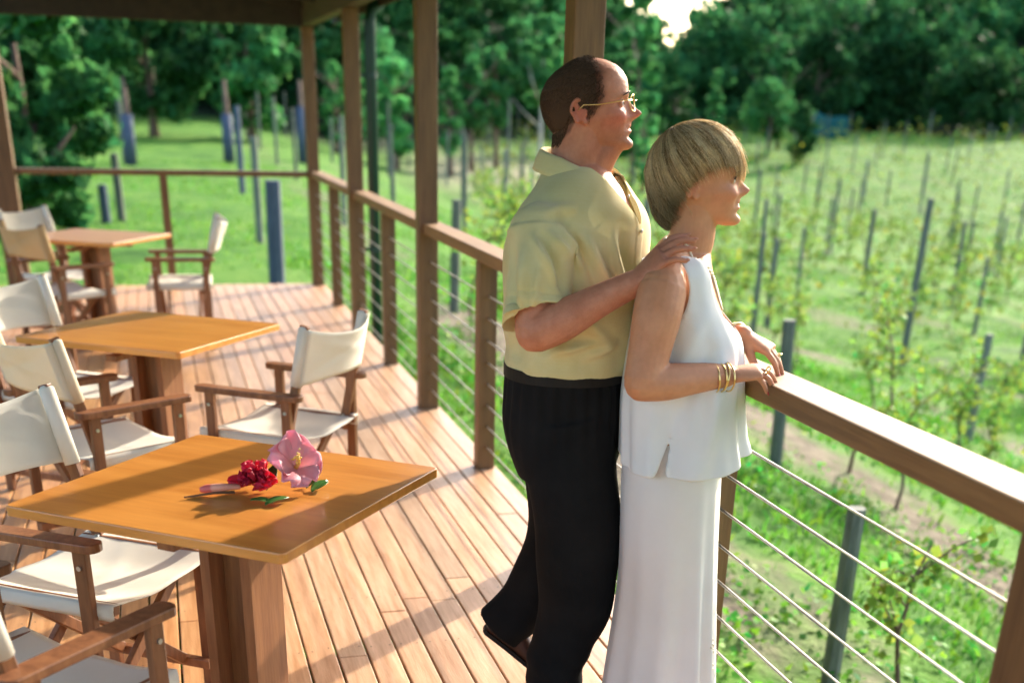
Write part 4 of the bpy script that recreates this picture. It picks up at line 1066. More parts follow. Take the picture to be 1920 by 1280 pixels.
for sg in (-1, 1):
    mb = MB(); mb.tube([(-.10, sg*.085, .018), (.02, sg*.085, .010), (.12, sg*.092, .010), (.155, sg*.092, .010)], [.030, .036, .040, .018], 12, flat=.28); mb.tube([(.05, sg*.085-.04, .02), (.055, sg*.085, .075), (.06, sg*.085+.045, .02)], .007, 6); mb.build('sandal', ['sandal'], wo, smooth=True)

# sleeveless top: boxy A-line with side slits
def clampx(o_pts):
    P = np.array(o_pts, float); wx = WP.wx(P); lim = np.where((P[:, 2] > .975) & (P[:, 2] < 1.07), 1.428, 1.466)
    ex = np.maximum(0, wx-lim); P[:, 0] -= ex/WP.ex[0]; return P
def smooth_edge(V, Fc, it):
    from collections import Counter, defaultdict
    ec = Counter()
    for f in Fc:
        for i in range(4): ec[tuple(sorted((f[i], f[(i+1) % 4])))] += 1
    nb = defaultdict(list)
    for (a, b), n in ec.items():
        if n == 1: nb[a].append(b); nb[b].append(a)
    V = np.array(V)
    for _ in range(it):
        W_ = V.copy()
        for a, l in nb.items():
            if len(l) == 2: W_[a] = .5*V[a]+.25*(V[l[0]]+V[l[1]])
        V = W_
    return V
TT_ = [(1.352, -.112, .025, .080), (1.336, -.125, .038, .135), (1.305, -.133, .052, .160), (1.25, -.140, .069, .168), (1.19, -.146, .101, .170), (1.13, -.152, .133, .170), (1.06, -.158, .146, .168), (.98, -.162, .154, .172), (.915, -.160, .164, .180), (.865, -.157, .172, .188), (.812, -.155, .181, .198)]
NT = 192; T2 = crom(TT_, 10); rr_ = []
for i, r in enumerate(T2):
    q = ring(r[0], r[1], r[2], r[3], 0, NT, 2.35); a = np.arange(NT)*2*PI/NT; t = (1.345-r[0])/.535
    amp = .0045+.016*t*t; fold = np.sin(5*a+.6)*.5+np.sin(9*a+2.1)*.4+np.sin(14*a+4)*.25
    dirv = np.stack([np.cos(a), np.sin(a), 0*a], 1); q = q+dirv*(amp*fold)[:, None]
    # drag lines from the bust and the armpit
    for (fx, z0_, fx1, z1_, A, w_) in ((.02, 1.20, -.06, 1.02, .006, .02), (.05, 1.13, -.02, .95, -.006, .022), (.07, 1.10, .06, .84, .007, .02), (.0, 1.16, -.09, .98, -.004, .02)):
        tt = np.clip((z0_-r[0])/(z0_-z1_), 0, 1); c_ = fx+(fx1-fx)*tt; e_ = math.sin(PI*min(1, max(0, (z0_+.03-r[0])/(z0_-z1_+.06))))
        q = q+dirv*(2.4*A*e_*np.exp(-((q[:, 0]-c_)/w_)**2)*(np.abs(np.sin(a)) > .5))[:, None]
    # slit edges flare
    fl_ = smooth01(.92, .815, r[0])
    for sg in (-1, 1):
        d_ = np.angle(np.exp(1j*(a-sg*(PI/2+.25)))); q = q+dirv*(fl_*.012*np.exp(-(d_/.4)**2))[:, None]
    q[:, 2] += np.where(t > .8, 1, 0)*0 + .028*smooth01(.90, .812, r[0])*np.clip(np.cos(a), 0, 1)**2*1.2
    rr_.append(clampx(q))
V = np.concatenate(rr_); Fc = []
for i in range(len(rr_)-1):
    for k in range(NT):
        f = (i*NT+k, i*NT+(k+1) % NT, (i+1)*NT+(k+1) % NT, (i+1)*NT+k); c_ = V[list(f)].mean(0)
        arm = abs(c_[1]) > .095 and ((c_[0]+.075)/.058)**2+((c_[2]-1.262)/.085)**2 < 1
        neck = (c_[2] > 1.322-1.0*(c_[0]+.045) and c_[0] > -.052 and abs(c_[1]) < .120) or (c_[0] <= -.04 and c_[2] > 1.318 and abs(c_[1]) < .105)
        sl_ = abs(c_[0]+.030+.22*(.92-c_[2])) < .12*(.92-c_[2]) and abs(c_[1]) > .1
        if not (arm or neck or sl_): Fc.append(f)
V = smooth_edge(V, Fc, 6); mb = MB(); mb.add(V, Fc); mb.build('top', ['linen'], wo, smooth=True, solid=.0035)
# skirt
TS = [(.99, -.130, .09, .138), (.93, -.142, .105, .152), (.83, -.147, .116, .170), (.75, -.148, .121, .184), (.62, -.143, .127, .190), (.5, -.139, .133, .192), (.38, -.143, .140, .197), (.25, -.153, .149, .205), (.13, -.163, .158, .214), (.03, -.170, .165, .222)]
T2 = crom(TS, 7); rr_ = []; a = np.arange(160)*2*PI/160
for r in T2:
    t = (1-r[0]); q = ring(r[0], r[1], r[2], r[3], 0, 160, 2.15); dirv = np.stack([np.cos(a), np.sin(a), 0*a], 1)
    sh = .35*t*t
    fold = .9*np.exp(-((np.angle(np.exp(1j*(a-(-1.05+.10*t)))))/.10)**2) + .8*np.exp(-((np.angle(np.exp(1j*(a-(-.62+.05*t)))))/.09)**2) - .7*np.exp(-((np.angle(np.exp(1j*(a-(-.84+.08*t)))))/.10)**2) + .35*np.sin(7*a+1+sh)+.25*np.sin(12*a+2.+sh*2)-.5*np.exp(-((np.angle(np.exp(1j*(a-(-1.75)))))/.2)**2)
    q = q+dirv*((.0015+.021*smooth01(.22, .95, t))*fold)[:, None]; rr_.append(clampx(q))
mb = MB(); mb.loft(rr_, cap=False); sk_ = mb.build('skirt', ['satin'], wo, smooth=True, solid=.002)
# little beaded sprigs near the hem at the front
mb = MB(); rge = random.Random(8); K = rr_[-1]
for i in range(90):
    z = rge.uniform(.10, .36)**1.0; j = min(range(len(rr_)), key=lambda j: abs(rr_[j][0][2]-z)); an = -.35+.28*math.sin(z*34)*.5+rge.gauss(0, .05); k = int((an % (2*PI))/(2*PI)*160) % 160
    p = rr_[j][k]; mb.ball(p+np.array([.003*math.cos(an), .003*math.sin(an), rge.uniform(-.006, .006)]), rge.uniform(.0022, .0042), 4)
mb.build('embroidery', ['pearl'], wo, smooth=True)

# hair: a bob built from strands over an under-layer
HC = np.array([-.018, 0, 1.524])
def hull(th, ph):
    c, s_ = math.cos(ph), math.sin(ph)
    ax = .123 if c > 0 else .121; h_ = 1/math.sqrt((c/ax)**2+(s_/.092)**2)
    r = 1/math.sqrt((math.sin(th)/h_)**2+(math.cos(th)/.116)**2)
    k = smooth01(D2R(105), D2R(160), th); r *= 1+.24*k*(.5-.5*c)-.08*smooth01(D2R(100), D2R(140), th)*abs(s_)
    return HC+r*np.array([math.sin(th)*c, math.sin(th)*s_, math.cos(th)])
PHS = np.radians([0, 20, 40, 60, 75, 88, 100, 112, 128, 150, 180]); THE = np.radians([90, 86, 81, 80, 86, 97, 105, 123, 142, 154, 159])
def thend(ph): return float(np.interp(abs(math.atan2(math.sin(ph), math.cos(ph))), PHS, THE))
mb = MB(); nph = 72; und = []
for i in range(15):
    und.append([HC+(hull(max(.02, thend(p)*i/14*.97), p)-HC)*.935 for p in np.arange(nph)*2*PI/nph])
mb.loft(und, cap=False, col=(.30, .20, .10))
mb.build('hair_underlayer', ['hair_brown'], wo, smooth=True)
def hullv(th, ph):
    c, s_ = np.cos(ph), np.sin(ph); ax = np.where(c > 0, .122, .121); h_ = 1/np.sqrt((c/ax)**2+(s_/.092)**2)
    r = 1/np.sqrt((np.sin(th)/h_)**2+(np.cos(th)/.116)**2); k = smooth01(D2R(105), D2R(160), th)
    r = r*(1+.24*k*(.5-.5*c)-.08*smooth01(D2R(100), D2R(140), th)*np.abs(s_))
    return r, np.stack([np.sin(th)*c, np.sin(th)*s_, np.cos(th)], -1)
rh = np.random.default_rng(21); NH, KH = 17000, 11
ph = rh.uniform(-PI, PI, NH); aph = np.abs(ph)
k1 = .5*np.sin(9*ph+1)+.35*np.sin(17*ph+2.3)+.3*np.sin(31*ph); k2 = .5*np.sin(13*ph+.4)+.5*np.sin(27*ph+1.9)
k3 = .5*np.sin(37*ph+.8)+.5*np.sin(53*ph+2.2); k4 = .6*np.sin(15*ph+.5)+.45*np.sin(24*ph+1.1)+.35*np.sin(41*ph+3.)
te = np.interp(aph, PHS, THE)*(1+.022*k2+.028*k3+rh.normal(0, .035, NH)-np.abs(rh.normal(0, .045, NH)))
te = np.where(rh.uniform(size=NH) < .45, te*rh.uniform(.62, 1., NH), te)               # layers
lift = rh.choice([.945, .96, .975, .99, 1.0, 1.006], NH)*(1+.006*k1)
t0 = np.where(rh.uniform(size=NH) < .55, rh.uniform(.02, .55, NH), .02)
sw = rh.normal(0, .13, NH)-.55*np.sin(ph)*(.35+.65*np.cos(ph/2)**2)*np.where(aph < 2.2, 1, .2)
wv, wp = rh.normal(0, .05, NH), rh.uniform(0, 6, NH)
tt = t0[:, None]+(1-t0[:, None])*np.linspace(0, 1, KH)[None]
# hairs fan out from a whorl behind the crown and stop where the cut ends
POLE = nrm((-.52, .10, .85)); E1 = nrm(np.array([1., 0, 0])-POLE*POLE[0]); E2 = np.cross(POLE, E1)
def fan(al, psi): return np.cos(al)[..., None]*POLE+np.sin(al)[..., None]*(np.cos(psi)[..., None]*E1+np.sin(psi)[..., None]*E2)
def polar(d): return np.arccos(np.clip(d[..., 2], -1, 1)), np.arctan2(d[..., 1], d[..., 0])
ag = np.linspace(.05, 2.9, 130); D_ = fan(np.broadcast_to(ag, (NH, 130)), np.broadcast_to(ph[:, None], (NH, 130))); t_, f_ = polar(D_)
out_ = (t_ > np.interp(np.abs(f_), PHS, THE)) & (ag[None] > .4); ae = ag[np.where(out_.any(1), out_.argmax(1), 129)]
te = ae*(1+.022*k2+.03*k3+rh.normal(0, .03, NH)-np.abs(rh.normal(0, .035, NH)))
te = np.where(rh.uniform(size=NH) < .45, te*rh.uniform(.62, 1., NH), te)
wisp = rh.uniform(size=NH) < .035; te = np.where(wisp & (aph < 1.9), ae*rh.uniform(1.02, 1.16, NH), te)
psi = ph[:, None]+(rh.normal(0, .11, NH)[:, None])*(tt-.4)-.22*np.sin(ph)[:, None]*(tt-.3)+wv[:, None]*np.sin(3.2*tt+wp[:, None])
D_ = fan(np.maximum(te[:, None]*tt, .012), psi); t_, f_ = polar(D_); rr_, dd_ = hullv(t_, f_); aph = np.abs(f_[:, KH//2])
L_ = lift[:, None]*(1+.006*np.sin(6*tt+wp[:, None])+.011*np.sin(7*ph[:, None]+5*tt+1.)*smooth01(.15, .5, tt)+.008*np.sin(16*ph[:, None]-4*tt))-.045*(np.arange(KH)[None] == 0)*(t0[:, None] > .05)-.022*smooth01(.85, 1, tt)*rh.uniform(-.35, 1, NH)[:, None]
P = HC+dd_*(rr_*L_)[..., None]
b_ = rh.uniform(size=NH)-.42*k4; hi = b_ < np.where(lift > .985, .52, .28)
col = np.where(hi[:, None], np.array([1., .83, .53]), np.where((b_ < .86)[:, None], np.array([.72, .52, .28]), np.array([.33, .205, .092])))*rh.uniform(.82, 1.15, NH)[:, None]
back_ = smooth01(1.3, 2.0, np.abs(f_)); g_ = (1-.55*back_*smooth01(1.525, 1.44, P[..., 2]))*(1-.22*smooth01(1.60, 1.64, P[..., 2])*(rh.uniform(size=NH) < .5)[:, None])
rad = rh.uniform(.00035, .00075, NH)[:, None]*np.interp(np.arange(KH), [0, 2, 8, 10], [.7, 1, .9, .15])[None]
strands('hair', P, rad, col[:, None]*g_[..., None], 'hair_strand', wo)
NF = 420; ph = rh.uniform(-PI, PI, NF); te = np.interp(np.abs(ph), PHS, THE)*rh.uniform(.2, 1.02, NF); tt = np.linspace(0, 1, 8)[None]
rr_, dd_ = hullv(np.maximum(te[:, None]*(.75+.3*tt), .02), ph[:, None]+rh.normal(0, .35, NF)[:, None]*tt); P = HC+dd_*(rr_*(1.0+rh.uniform(.01, .075, NF)[:, None]*tt**1.3))[..., None]
strands('stray_hair', P, np.full((NF, 8), .00036), np.tile(np.array([.75, .58, .34]), (NF, 8, 1)), 'hair_strand', wo)
# necklace, bracelets, rings
from mathutils.bvhtree import BVHTree
_v = [v.co[:] for v in wbody.data.vertices]; bvh = BVHTree.FromPolygons(_v, [tuple(p.vertices) for p in wbody.data.polygons])
mb = MB()
for dz, rad in ((0, .0040), (-.009, .0034)):
    half = crom([(-.075, -.004, 1.368), (-.066, -.042, 1.360), (-.030, -.070, 1.335+dz*.5), (.015, -.068, 1.295+dz), (.045, -.042, 1.252+dz*1.4), (.060, -.018, 1.222+dz*1.6), (.064, 0, 1.214+dz*1.7)], 10)
    L_ = np.concatenate([[0], np.cumsum(np.linalg.norm(np.diff(half, axis=0), axis=1))])
    for d in np.arange(0, L_[-1], rad*1.9):
        p = np.array([np.interp(d, L_, half[:, j]) for j in range(3)])
        for sg in (1, -1):
            q, n_, _, _ = bvh.find_nearest(Vector(p*np.array([1, sg, 1])))
            if q is not None: mb.ball(np.array(q)+np.array(n_)*rad*.75, rad, 5)
mb.build('necklace', ['pearl'], wo, smooth=True)
def hoop(parent, nm, c, ax, R, r, tilt=(0, 0, 0)):
    ax = nrm(np.asarray(ax)+np.asarray(tilt)); x = nrm(np.cross(ax, (0, 0, 1))); y = np.cross(ax, x)
    P = [np.asarray(c)+R*(x*math.cos(b)+y*math.sin(b)) for b in np.arange(25)*2*PI/24]; m_ = MB(); m_.tube(P, r, 6, cap=False); return m_.build(nm, ['gold'], parent, smooth=True)
axw = nrm(Wr-El)
for k, (d, tl) in enumerate([(-.030, (.25, 0, .1)), (-.018, (-.1, .1, 0)), (-.008, (.1, 0, -.2)), (.004, (-.25, 0, .0))]): hoop(wo, 'bracelet', Wr+axw*d+np.array([0, 0, -.004]), axw, .0345, .0023, tl)
mb = MB(); c = Wr+np.array([-.012, 0, -.036]); mb.ball(c+np.array([0, 0, -.010]), (.006, .006, .011), 6); mb.ball(c+np.array([0, 0, -.028]), (.003, .003, .010), 5); mb.build('bracelet_charm', ['gold'], wo, smooth=True)
hoop(wo, 'bracelet', Wl*.93+Ell*.07, nrm(Wl-Ell), .034, .0028); hoop(wo, 'bracelet', Wl*.87+Ell*.13, nrm(Wl-Ell), .035, .0024)
X_ = nrm(Kn-Wr); hoop(wo, 'finger_ring', nails[2][0]-nails[2][1]*.048+nails[2][2]*-.001+np.array([0, 0, .010]), nrm(nails[2][1]+X_), .0098, .0022)
hoop(wo, 'finger_ring', nails[7][0]-nails[7][1]*.046, nails[7][1], .0098, .0024)

# =================================================================== MAN
MP = Per(1.07, 3.2, D2R(-20)); ml = MP.lp
mo = empty('person', tuple(MP.C), MP.yaw); tag(mo, 'balding man in glasses, pale yellow short-sleeved shirt and black trousers, hand on the woman\'s shoulder', 'person')
mh = Head((.0242, 0, 1.5453), D2R(0), D2R(9), 1.13, 1.06, 1.0, nose=1.06, smile=.8)
mb = MB(); mh.add(mb)
limb(mb, [(-.045, 0, 1.45), (-.028, 0, 1.52), (-.020, 0, 1.565), (-.018, 0, 1.60), (-.016, 0, 1.66)], [.074, .070, .068, .069, .075], 30)
TR = D2R(-24); TC = np.array([-.02, 0, 0])
def tw(P):      # the chest is turned a little towards the viewpoint, the head looks straight out
    P = np.array(P, float).reshape(-1, 3); k = smooth01(1.05, 1.30, P[:, 2])*TR; q = P-TC; c, s_ = np.cos(k), np.sin(k)
    return np.stack([q[:, 0]*c-q[:, 1]*s_+TC[0], q[:, 0]*s_+q[:, 1]*c, P[:, 2]], 1)
def untw(P):
    P = np.array(P, float).reshape(-1, 3); k = -smooth01(1.05, 1.30, P[:, 2])*TR; q = P-TC; c, s_ = np.cos(k), np.sin(k)
    return np.stack([q[:, 0]*c-q[:, 1]*s_+TC[0], q[:, 0]*s_+q[:, 1]*c, P[:, 2]], 1)
mb.loft([tw(q) for q in rings([(.95, -.15, .11, .150), (1.05, -.16, .12, .155), (1.2, -.160, .14, .155), (1.34, -.145, .145, .145), (1.42, -.12, .132, .115), (1.465, -.11, .108, .09), (1.495, -.11, .082, .08), (1.53, -.09, .05, .06)], 48, 4)])
limb(mb, [(.082, 0, 1.592), (.050, 0, 1.560), (.015, 0, 1.515)], [.026, .037, .051], 20)
mSh = np.array([-.098, -.178, 1.378]); mEl = ml(1003, 622, -.262); mWr = ml(1190, 531, -.300)
limb(mb, [(-.06, -.08, 1.40), mSh, mSh*.5+mEl*.5, mEl], [.04, .046, .054, .052], 20)
limb(mb, [mEl, mEl*.72+mWr*.28+np.array([0, -.006, -.004]), mEl*.35+mWr*.65, mWr], [.052, .051, .040, .032], 22)
mn = []
mK = ml(1243, 476, -.315)
hand(mb, mWr, mK-mWr, (-.45, -.45, .8), 1, [(14, 22, 14), (16, 24, 14), (18, 24, 14), (22, 24, 12)], spread=(.16, .05, -.06, -.20), thumb=(.75, .10, -.75), tcurl=(8, 12), L=1.06, nails=mn, wr=.031)
mSl = np.array([-.015, .205, 1.405]); mEll = np.array([-.04, .27, 1.14]); mWl = np.array([.17, .20, 1.14])
limb(mb, [(-.06, .08, 1.40), mSl, mSl*.5+mEll*.5, mEll], [.04, .046, .054, .050], 20); limb(mb, [mEll, mEll*.6+mWl*.4, mWl], [.052, .048, .032], 20)
hand(mb, mWl, (.8, -.5, .12), (.0, .5, .8), -1, [(16, 24, 14)]*4, L=1.04, nails=mn, wr=.030)
for sg, hp, kn, an in ((-1, (-.01, -.085, .9), (.03, -.09, .5), (.0, -.09, .10)), (1, (-.02, .085, .9), (.02, .10, .48), (-.15, .09, .20))):
    limb(mb, [hp, kn, an], [.085, .06, .042], 16)
def man_skin(co, no, tint):
    co, tint = skin_tint(mh, 1.15, (.95, .62, .60), .7)(co, no, tint); f, s_, z = co.T
    fl_ = np.interp(z, HLZ, HLF); zl = np.interp(f, HNF, HNZ); a = smooth01(.016, -.012, f-fl_)*smooth01(-.006, .008, z-zl)*(z > 1.55)*(np.abs(s_) < .1)*(1-((np.abs(s_) > .077)&(f > -.05)&(f < .004)&(z < 1.70)))
    st = .22*gauss(z-1.585, .028)*smooth01(.02, .05, f)*(z > 1.545)           # shaved beard shadow
    return co, tint*(1-a[:, None]*np.array([.62, .66, .66]))*(1-st[:, None]*np.array([1., .9, .75]))
HLZ, HLF = [1.60, 1.632, 1.655, 1.672, 1.69, 1.74, 1.765, 1.78], [-.008, .004, .022, .034, .040, .034, .018, .0]
HNF, HNZ = [-.12, -.085, -.06, -.04, -.022, -.008, .01], [1.578, 1.578, 1.586, 1.604, 1.640, 1.640, 1.618]
mbody = union('body', mb, ['skin_man'], .0032, 4, mo, man_skin)
add_nails(mn, mo, 'skin_man', 1.)
mh.eyes(mo, False, 'lash', .0024)

# hair: short, receding, from the crown to the nape
def hairy(f, z, s_):
    fl_ = np.interp(z, [1.60, 1.632, 1.655, 1.672, 1.69, 1.74, 1.765, 1.78], [-.008, .004, .022, .034, .040, .034, .018, .0])
    zl = np.interp(f, [-.12, -.085, -.06, -.04, -.022, -.008, .01], [1.573, 1.572, 1.583, 1.602, 1.640, 1.640, 1.618])
    return f < fl_ and z > zl
rg = random.Random(5); mb = MB(); nu, ntt = 90, 150; us = np.linspace(.0, .2292, nu)
G = np.array([[mh.pt(u, 2*PI*k/ntt) for k in range(ntt)] for u in us]); cen = np.array([-.01, 0, 1.67])
Gn = G-cen; Gn /= np.linalg.norm(Gn, axis=2)[..., None]; Go = G+Gn*.0035
idx = {}; vs_, fs_ = [], []
def vid(i, k):
    if (i, k) not in idx: idx[(i, k)] = len(vs_); vs_.append(Go[i, k])
    return idx[(i, k)]
for i in range(nu-1):
    for k in range(ntt):
        c = Go[i, k]
        if hairy(c[0]+.020, c[2]-.004, c[1]): fs_.append((vid(i, k), vid(i, (k+1) % ntt), vid(i+1, (k+1) % ntt), vid(i+1, k)))
mb.add(vs_, fs_, col=(.075, .043, .028))
mb.build('hair_underlayer', ['hair_brown'], mo, smooth=True, fix=False)
Pm, Cm = [], []
while len(Pm) < 16000:
    i, k = rg.randrange(nu-1), rg.randrange(ntt); c = Go[i, k]+(Go[i+1, (k+1) % ntt]-Go[i, k])*rg.random()
    if not hairy(c[0]-.006+abs(rg.gauss(0, .013)), c[2]+rg.gauss(0, .003), c[1]): continue
    d = Gn[i, k]; dn = np.array([-.5, rg.gauss(0, .15), -.8]); dn = nrm(dn-d*(dn@d)); L_ = rg.uniform(.004, .009)
    Pm.append([c-d*.0035, c-d*.001+dn*L_*.5, c+d*(L_*.12)+dn*L_*1.3]); t = rg.choice([.7, 1., 1.4, 2.]); Cm.append([(.085*t, .050*t, .032*t)]*3)
mbv = BVHTree.FromPolygons([v.co[:] for v in mbody.data.vertices], [tuple(p.vertices) for p in mbody.data.polygons])
for _ in range(9000):
    a_ = rg.uniform(1.75, 2*PI-1.75); z = rg.uniform(1.574, 1.665); q, n_, _i, _d = mbv.find_nearest(Vector((-.018+.09*math.cos(a_), .085*math.sin(a_), z)))
    if q is None or q.x > float(np.interp(q.z, [1.574, 1.60, 1.63, 1.66], [-.066, -.052, -.042, -.038])) or rg.random() > .25+.75*float(smooth01(1.574, 1.588, q.z)): continue
    c = np.array(q); d = np.array(n_); dn = np.array([-.1, rg.gauss(0, .2), -1.]); dn = nrm(dn-d*(dn@d)); L_ = rg.uniform(.004, .008)
    Pm.append([c-d*.001, c+d*.0008+dn*L_*.5, c+d*.0022+dn*L_*1.2]); t = rg.choice([.7, 1., 1.4, 2.]); Cm.append([(.085*t, .050*t, .032*t)]*3)
strands('hair', np.array(Pm), np.tile(np.array([.00055, .0005, .0001]), (len(Pm), 1)), np.array(Cm), 'hair_brown', mo)

# glasses
gl = empty('glasses', (0, 0, 0)); gl.parent = mo
mb = MB()
for sg in (-1, 1):
    P = [mh.W(.098-.010*max(0, -math.cos(a)*sg*-1), sg*.032+.0235*math.cos(a), .113+.0185*math.sin(a)) for a in np.arange(25)*2*PI/24]; mb.tube(P, .0013, 6, cap=False)
    mb.tube([mh.W(.094, sg*.0555, .120), mh.W(.080, sg*.072, .122), mh.W(.02, sg*.0785, .121), mh.W(-.012, sg*.0785, .125), mh.W(-.028, sg*.076, .112)], .0014, 6)
mb.tube([mh.W(.099, -.009, .117), mh.W(.103, 0, .119), mh.W(.099, .009, .117)], .0013, 6); mb.build('frame', ['gold'], gl, smooth=True)
for sg in (-1, 1):
    mb = MB(); c = [mh.W(.0975, sg*.032+.0232*math.cos(a), .113+.0182*math.sin(a)) for a in np.arange(24)*2*PI/24]; mb.add(c, [tuple(range(24))]); mb.build('lens', ['lens'], gl)

# shirt
TSH = [(1.012, -.172, .124, .170), (1.020, -.197, .150, .196), (1.07, -.200, .158, .200), (1.12, -.203, .168, .205), (1.20, -.202, .178, .206), (1.30, -.190, .176, .208), (1.38, -.172, .162, .206), (1.43, -.153, .144, .198), (1.465, -.133, .120, .170), (1.495, -.116, .094, .130), (1.52, -.106, .074, .090)]
mb = MB(); mb.loft([tw(q) for q in rings(TSH, 96, 8, 2.15)])
def sleeve(Sx, Ex, sg):
    d = nrm(Ex-Sx); L_ = np.linalg.norm(Ex-Sx); e = Sx+d*L_*.86
    mb.ball(Sx+np.array([.004, -sg*.012, -.004]), (.080, .078, .078), 12)
    pts = [Sx+np.array([.01, sg*-.075, .018]), Sx+np.array([0, 0, .004]), Sx+d*L_*.3, Sx+d*L_*.6, e, e+d*.004, e-d*.004, e-d*.03]
    R_ = [.066, .073, .076, .079, .083, .077, .071, .065]; lo = []
    x = np.array([1., 0, .1]); x = nrm(x-d*(x@d)); y = np.cross(d, x)
    for i, (p, r) in enumerate(zip(pts, R_)):
        tl = .032*(i/4 if i < 4 else 1)          # hem runs slanting up towards the front
        lo.append([p+r*(x*1.08*math.cos(a)+y*.95*math.sin(a))-d*tl*math.cos(a-.4) for a in np.arange(40)*2*PI/40])
    Q = [np.array(lo[0])]
    for i in range(len(lo)-1):
        for k in range(1, 7): Q.append(np.array(lo[i])*(1-k/6)+np.array(lo[i+1])*k/6)
    mb.loft(Q)
    return d, e
dS, eS = sleeve(mSh, mEl, -1); sleeve(mSl, mEll, 1)
folds = []
for (a, b, o0, o1, A, w_) in [((1003, 443), (1046, 532), -.22, -.26, .010, .010), ((1018, 440), (1066, 560), -.22, -.28, -.008, .010), ((1050, 425), (1113, 530), -.20, -.20, .011, .011), ((1072, 440), (1118, 540), -.20, -.20, -.009, .010),
        ((1035, 435), (1066, 490), -.21, -.24, .007, .008), ((1095, 440), (1150, 545), -.17, -.18, .009, .012), ((985, 470), (978, 585), -.23, -.28, .008, .012), ((965, 450), (958, 600), -.18, -.22, -.008, .014),
        ((1012, 500), (1000, 585), -.26, -.30, .007, .010), ((1090, 590), (1150, 660), -.2, -.18, .007, .014), ((1040, 660), (1130, 640), -.2, -.19, .007, .010), ((1005, 665), (1060, 640), -.2, -.21, -.006, .012), ((1100, 672), (1160, 640), -.19, -.16, .007, .011),
        ((1150, 440), (1175, 560), -.12, -.12, .007, .010), ((1165, 420), (1192, 540), -.1, -.1, -.007, .010), ((1020, 395), (1085, 385), -.19, -.17, .006, .012)]:
    folds.append((ml(*a, o0), ml(*b, o1), A*2.5, w_*.9))
def shirt_post(co, no, tint):
    d_ = np.zeros(len(co))
    for a, b, A, w_ in folds:
        for sg in (1, -1):
            m_ = np.array([1, sg, 1]); ds, t = seg_dist((co*m_)[:, [0, 2]], a[[0, 2]], b[[0, 2]]); d_ += A*(1. if sg > 0 else .6)*gauss(ds, w_*1.25)*np.sin(PI*np.clip(t*.9+.08, 0, 1))*smooth01(.02, .10, -(co*m_)[:, 1])
    f, s_, z = co.T
    d_ += .0035*np.sin(38*np.arctan2(s_, f)*.33+9*z)*gauss(z-1.06, .07) + .0025*np.sin(55*z+20*f+6*s_)*gauss(z-1.12, .10)
    d_ += .006*np.sin(17*z+11*f+8*s_+1)+.004*np.sin(31*z-23*f+13*s_)
    rel = (co-eS)@dS; near = (np.linalg.norm(co-eS, axis=1) < .12); d_ += np.where(near, .0025*gauss(rel+.028, .007)-.003*gauss(rel+.047, .004), 0)
    # button placket, a raised strip down the front
    u_ = untw(co); pl = (u_[:, 0] > .06) & (np.abs(u_[:, 1]) < .017) & (z < 1.50); d_ += np.where(pl, .0018, 0)
    d_ += .0022*np.array([mnoise.noise(Vector((p[0]*14, p[1]*14, p[2]*9))) for p in co])
    d_ *= .25+.75*smooth01(1.02, 1.07, z)
    return co+no*d_[:, None], tint
def vcut(c):
    q = untw(c)[0]; return q[0] > .01 and q[2] > 1.395 and abs(q[1]) < .004+.050*(q[2]-1.395)/.095
sh_ = union('shirt', mb, ['shirt'], .0042, 3, mo, shirt_post, vcut)
for z in (1.46, 1.38, 1.29, 1.20, 1.11):
    mb = MB(); fx = float(np.interp(z, [1.11, 1.2, 1.3, 1.38, 1.43, 1.465], [.166, .181, .181, .169, .150, .122]))
    mb.ball(tw((fx+.003, 0, z))[0], (.0035, .0055, .0055), 6); b_ = mb.build('button', ['button'], sh_, smooth=True)
# collar: stand and fall, open at the throat
cb = []
def nk(a): # neck ring at angle a (0 = front)
    return np.array([-.022+.086*math.cos(a), .082*math.sin(a)])
mbc = MB()
def collar(u, v):
    a = D2R(36)+(2*PI-D2R(72))*u; bk_ = .5-.5*math.cos(a); zt = 1.522+.040*bk_; fr = max(0, math.cos(a))
    n0 = nk(a)
    prof = [(0., -.036), (.002, -.005), (.006, .004), (.012, 0.), (.020, -.018), (.028, -.044-.045*fr**2)]
    k = v*5; i = min(4, int(k)); t = k-i; o_ = prof[i][0]*(1-t)+prof[i+1][0]*t; h_ = prof[i][1]*(1-t)+prof[i+1][1]*t
    d = np.array([math.cos(a), math.sin(a)]); q = n0+d*o_*(1.0+.4*fr)
    op = fr**3*.014
    return tw((q[0]+op+(.018*fr if v > .6 else 0), q[1], zt+h_-.020*fr))[0]
mbc.grid(collar, 56, 12); mbc.build('collar', ['shirt'], sh_, smooth=True, solid=.0028)
# open front edges below the collar
for sg in (-1, 1):
    mb = MB(); mb.grid(lambda u, v, sg=sg: tw((.066+.082*u+.004*v, sg*(.046*(1-u)+.003+.024*v), 1.498-.105*u+.004))[0], 8, 4); mb.build('placket', ['shirt'], sh_, smooth=True, solid=.002)

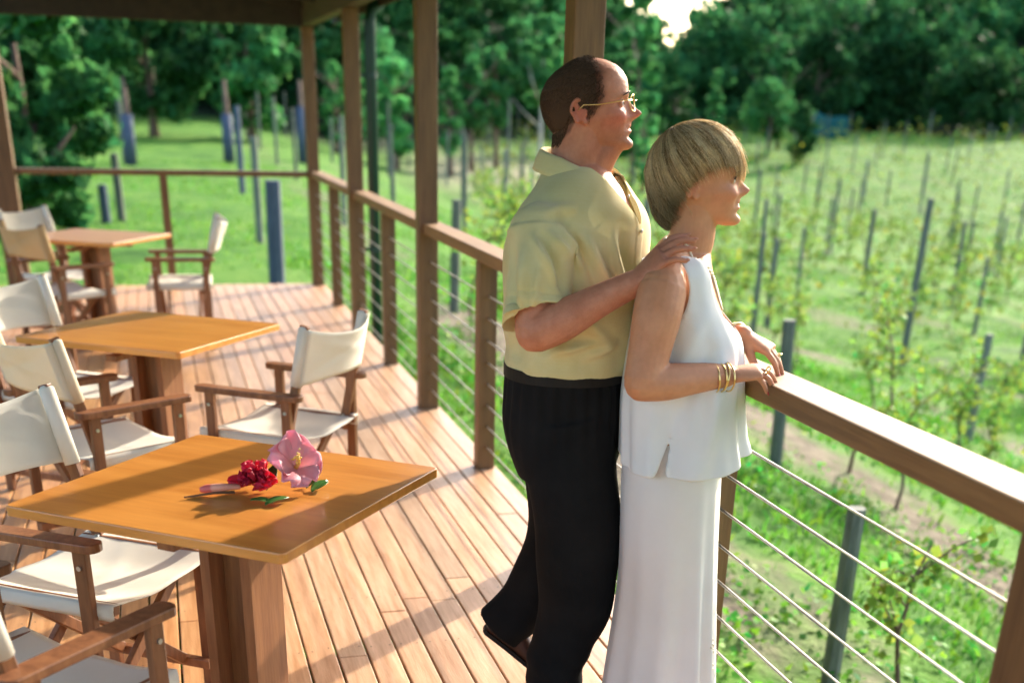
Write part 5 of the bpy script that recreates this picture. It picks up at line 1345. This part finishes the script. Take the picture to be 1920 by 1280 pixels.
# trousers, belt, shoes
mb = MB()
mb.loft(rings([(1.050, -.176, .124, .172), (1.03, -.186, .134, .181), (.96, -.198, .140, .190), (.88, -.200, .140, .192), (.80, -.180, .138, .190), (.72, -.150, .125, .180)], 64, 5))
legs = [([( -.02, -.092, .90), (.008, -.092, .74), (.032, -.092, .55), (.036, -.090, .38), (.006, -.088, .24), (-.018, -.086, .14), (-.020, -.086, .050)], [.125, .128, .124, .112, .096, .086, .084]),
        ([(-.025, .090, .90), (-.016, .092, .74), (-.012, .094, .55), (-.040, .092, .42), (-.105, .088, .30), (-.168, .082, .225), (-.205, .080, .185)], [.125, .124, .116, .104, .092, .084, .081])]
for P, R_ in legs:
    Q_ = crom(np.concatenate([np.asarray(P, float), np.asarray(R_, float)[:, None]], 1), 8); mb.tube(Q_[:, :3], Q_[:, 3], 36, flat=.9)
def tr_post(co, no, tint):
    f, s_, z = co.T
    d_ = .0035*np.sin(22*z+14*f+9*s_)+.003*gauss(z-.14, .08)*np.sin(60*z+34*f)+.003*np.sin(30*np.arctan2(s_, f))*gauss(z-.95, .12)
    co = co+no*d_[:, None]; co[:, 2] = np.maximum(co[:, 2], .026)
    return co, tint
union('trousers', mb, ['trouser_black'], .0055, 4, mo, tr_post)
mb = MB(); mb.loft([ring(z, -.199+e_, .146-e_, .193-e_, 0, 64, 2.3) for z, e_ in ((.998, .010), (.998, 0), (1.030, 0), (1.030, .010))]); mb.build('belt', ['belt_leather'], mo, smooth=False)
def shoe(org, yaw, pitch):
    s_ = MB(); M = Matrix.Rotation(yaw, 3, 'Z') @ Matrix.Rotation(pitch, 3, 'Y'); M = np.array(M); R_ = []
    for x, hw, zt, zb in ((-.085, .012, .055, .004), (-.080, .030, .085, 0), (-.04, .037, .098, 0), (.02, .038, .088, 0), (.08, .044, .060, 0), (.13, .046, .046, 0), (.17, .038, .036, .002), (.195, .020, .024, .006), (.200, .006, .016, .009)):
        R_.append([np.asarray(org)+M @ np.array([x, hw*math.copysign(abs(math.cos(a))**.8, math.cos(a)), zb+(zt-zb)*(.5+.5*math.copysign(abs(math.sin(a))**.75, math.sin(a)))]) for a in np.arange(20)*2*PI/20])
    s_.loft(R_); o = s_.build('shoe', ['shoe_leather'], mo, smooth=True)
    s_ = MB(); R_ = []
    for x, hw in ((-.088, .020), (-.08, .034), (.0, .036), (.1, .048), (.17, .040), (.203, .012)): R_.append([np.asarray(org)+M @ np.array([x, hw*c, z]) for c, z in ((-1, -.001), (1, -.001), (1, .012), (-1, .012))])
    s_.loft(R_); s_.build('sole', ['belt_leather'], o)
shoe((-.005, -.088, .002), D2R(-6), 0)
shoe((-.185, .080, .128), D2R(4), D2R(38))
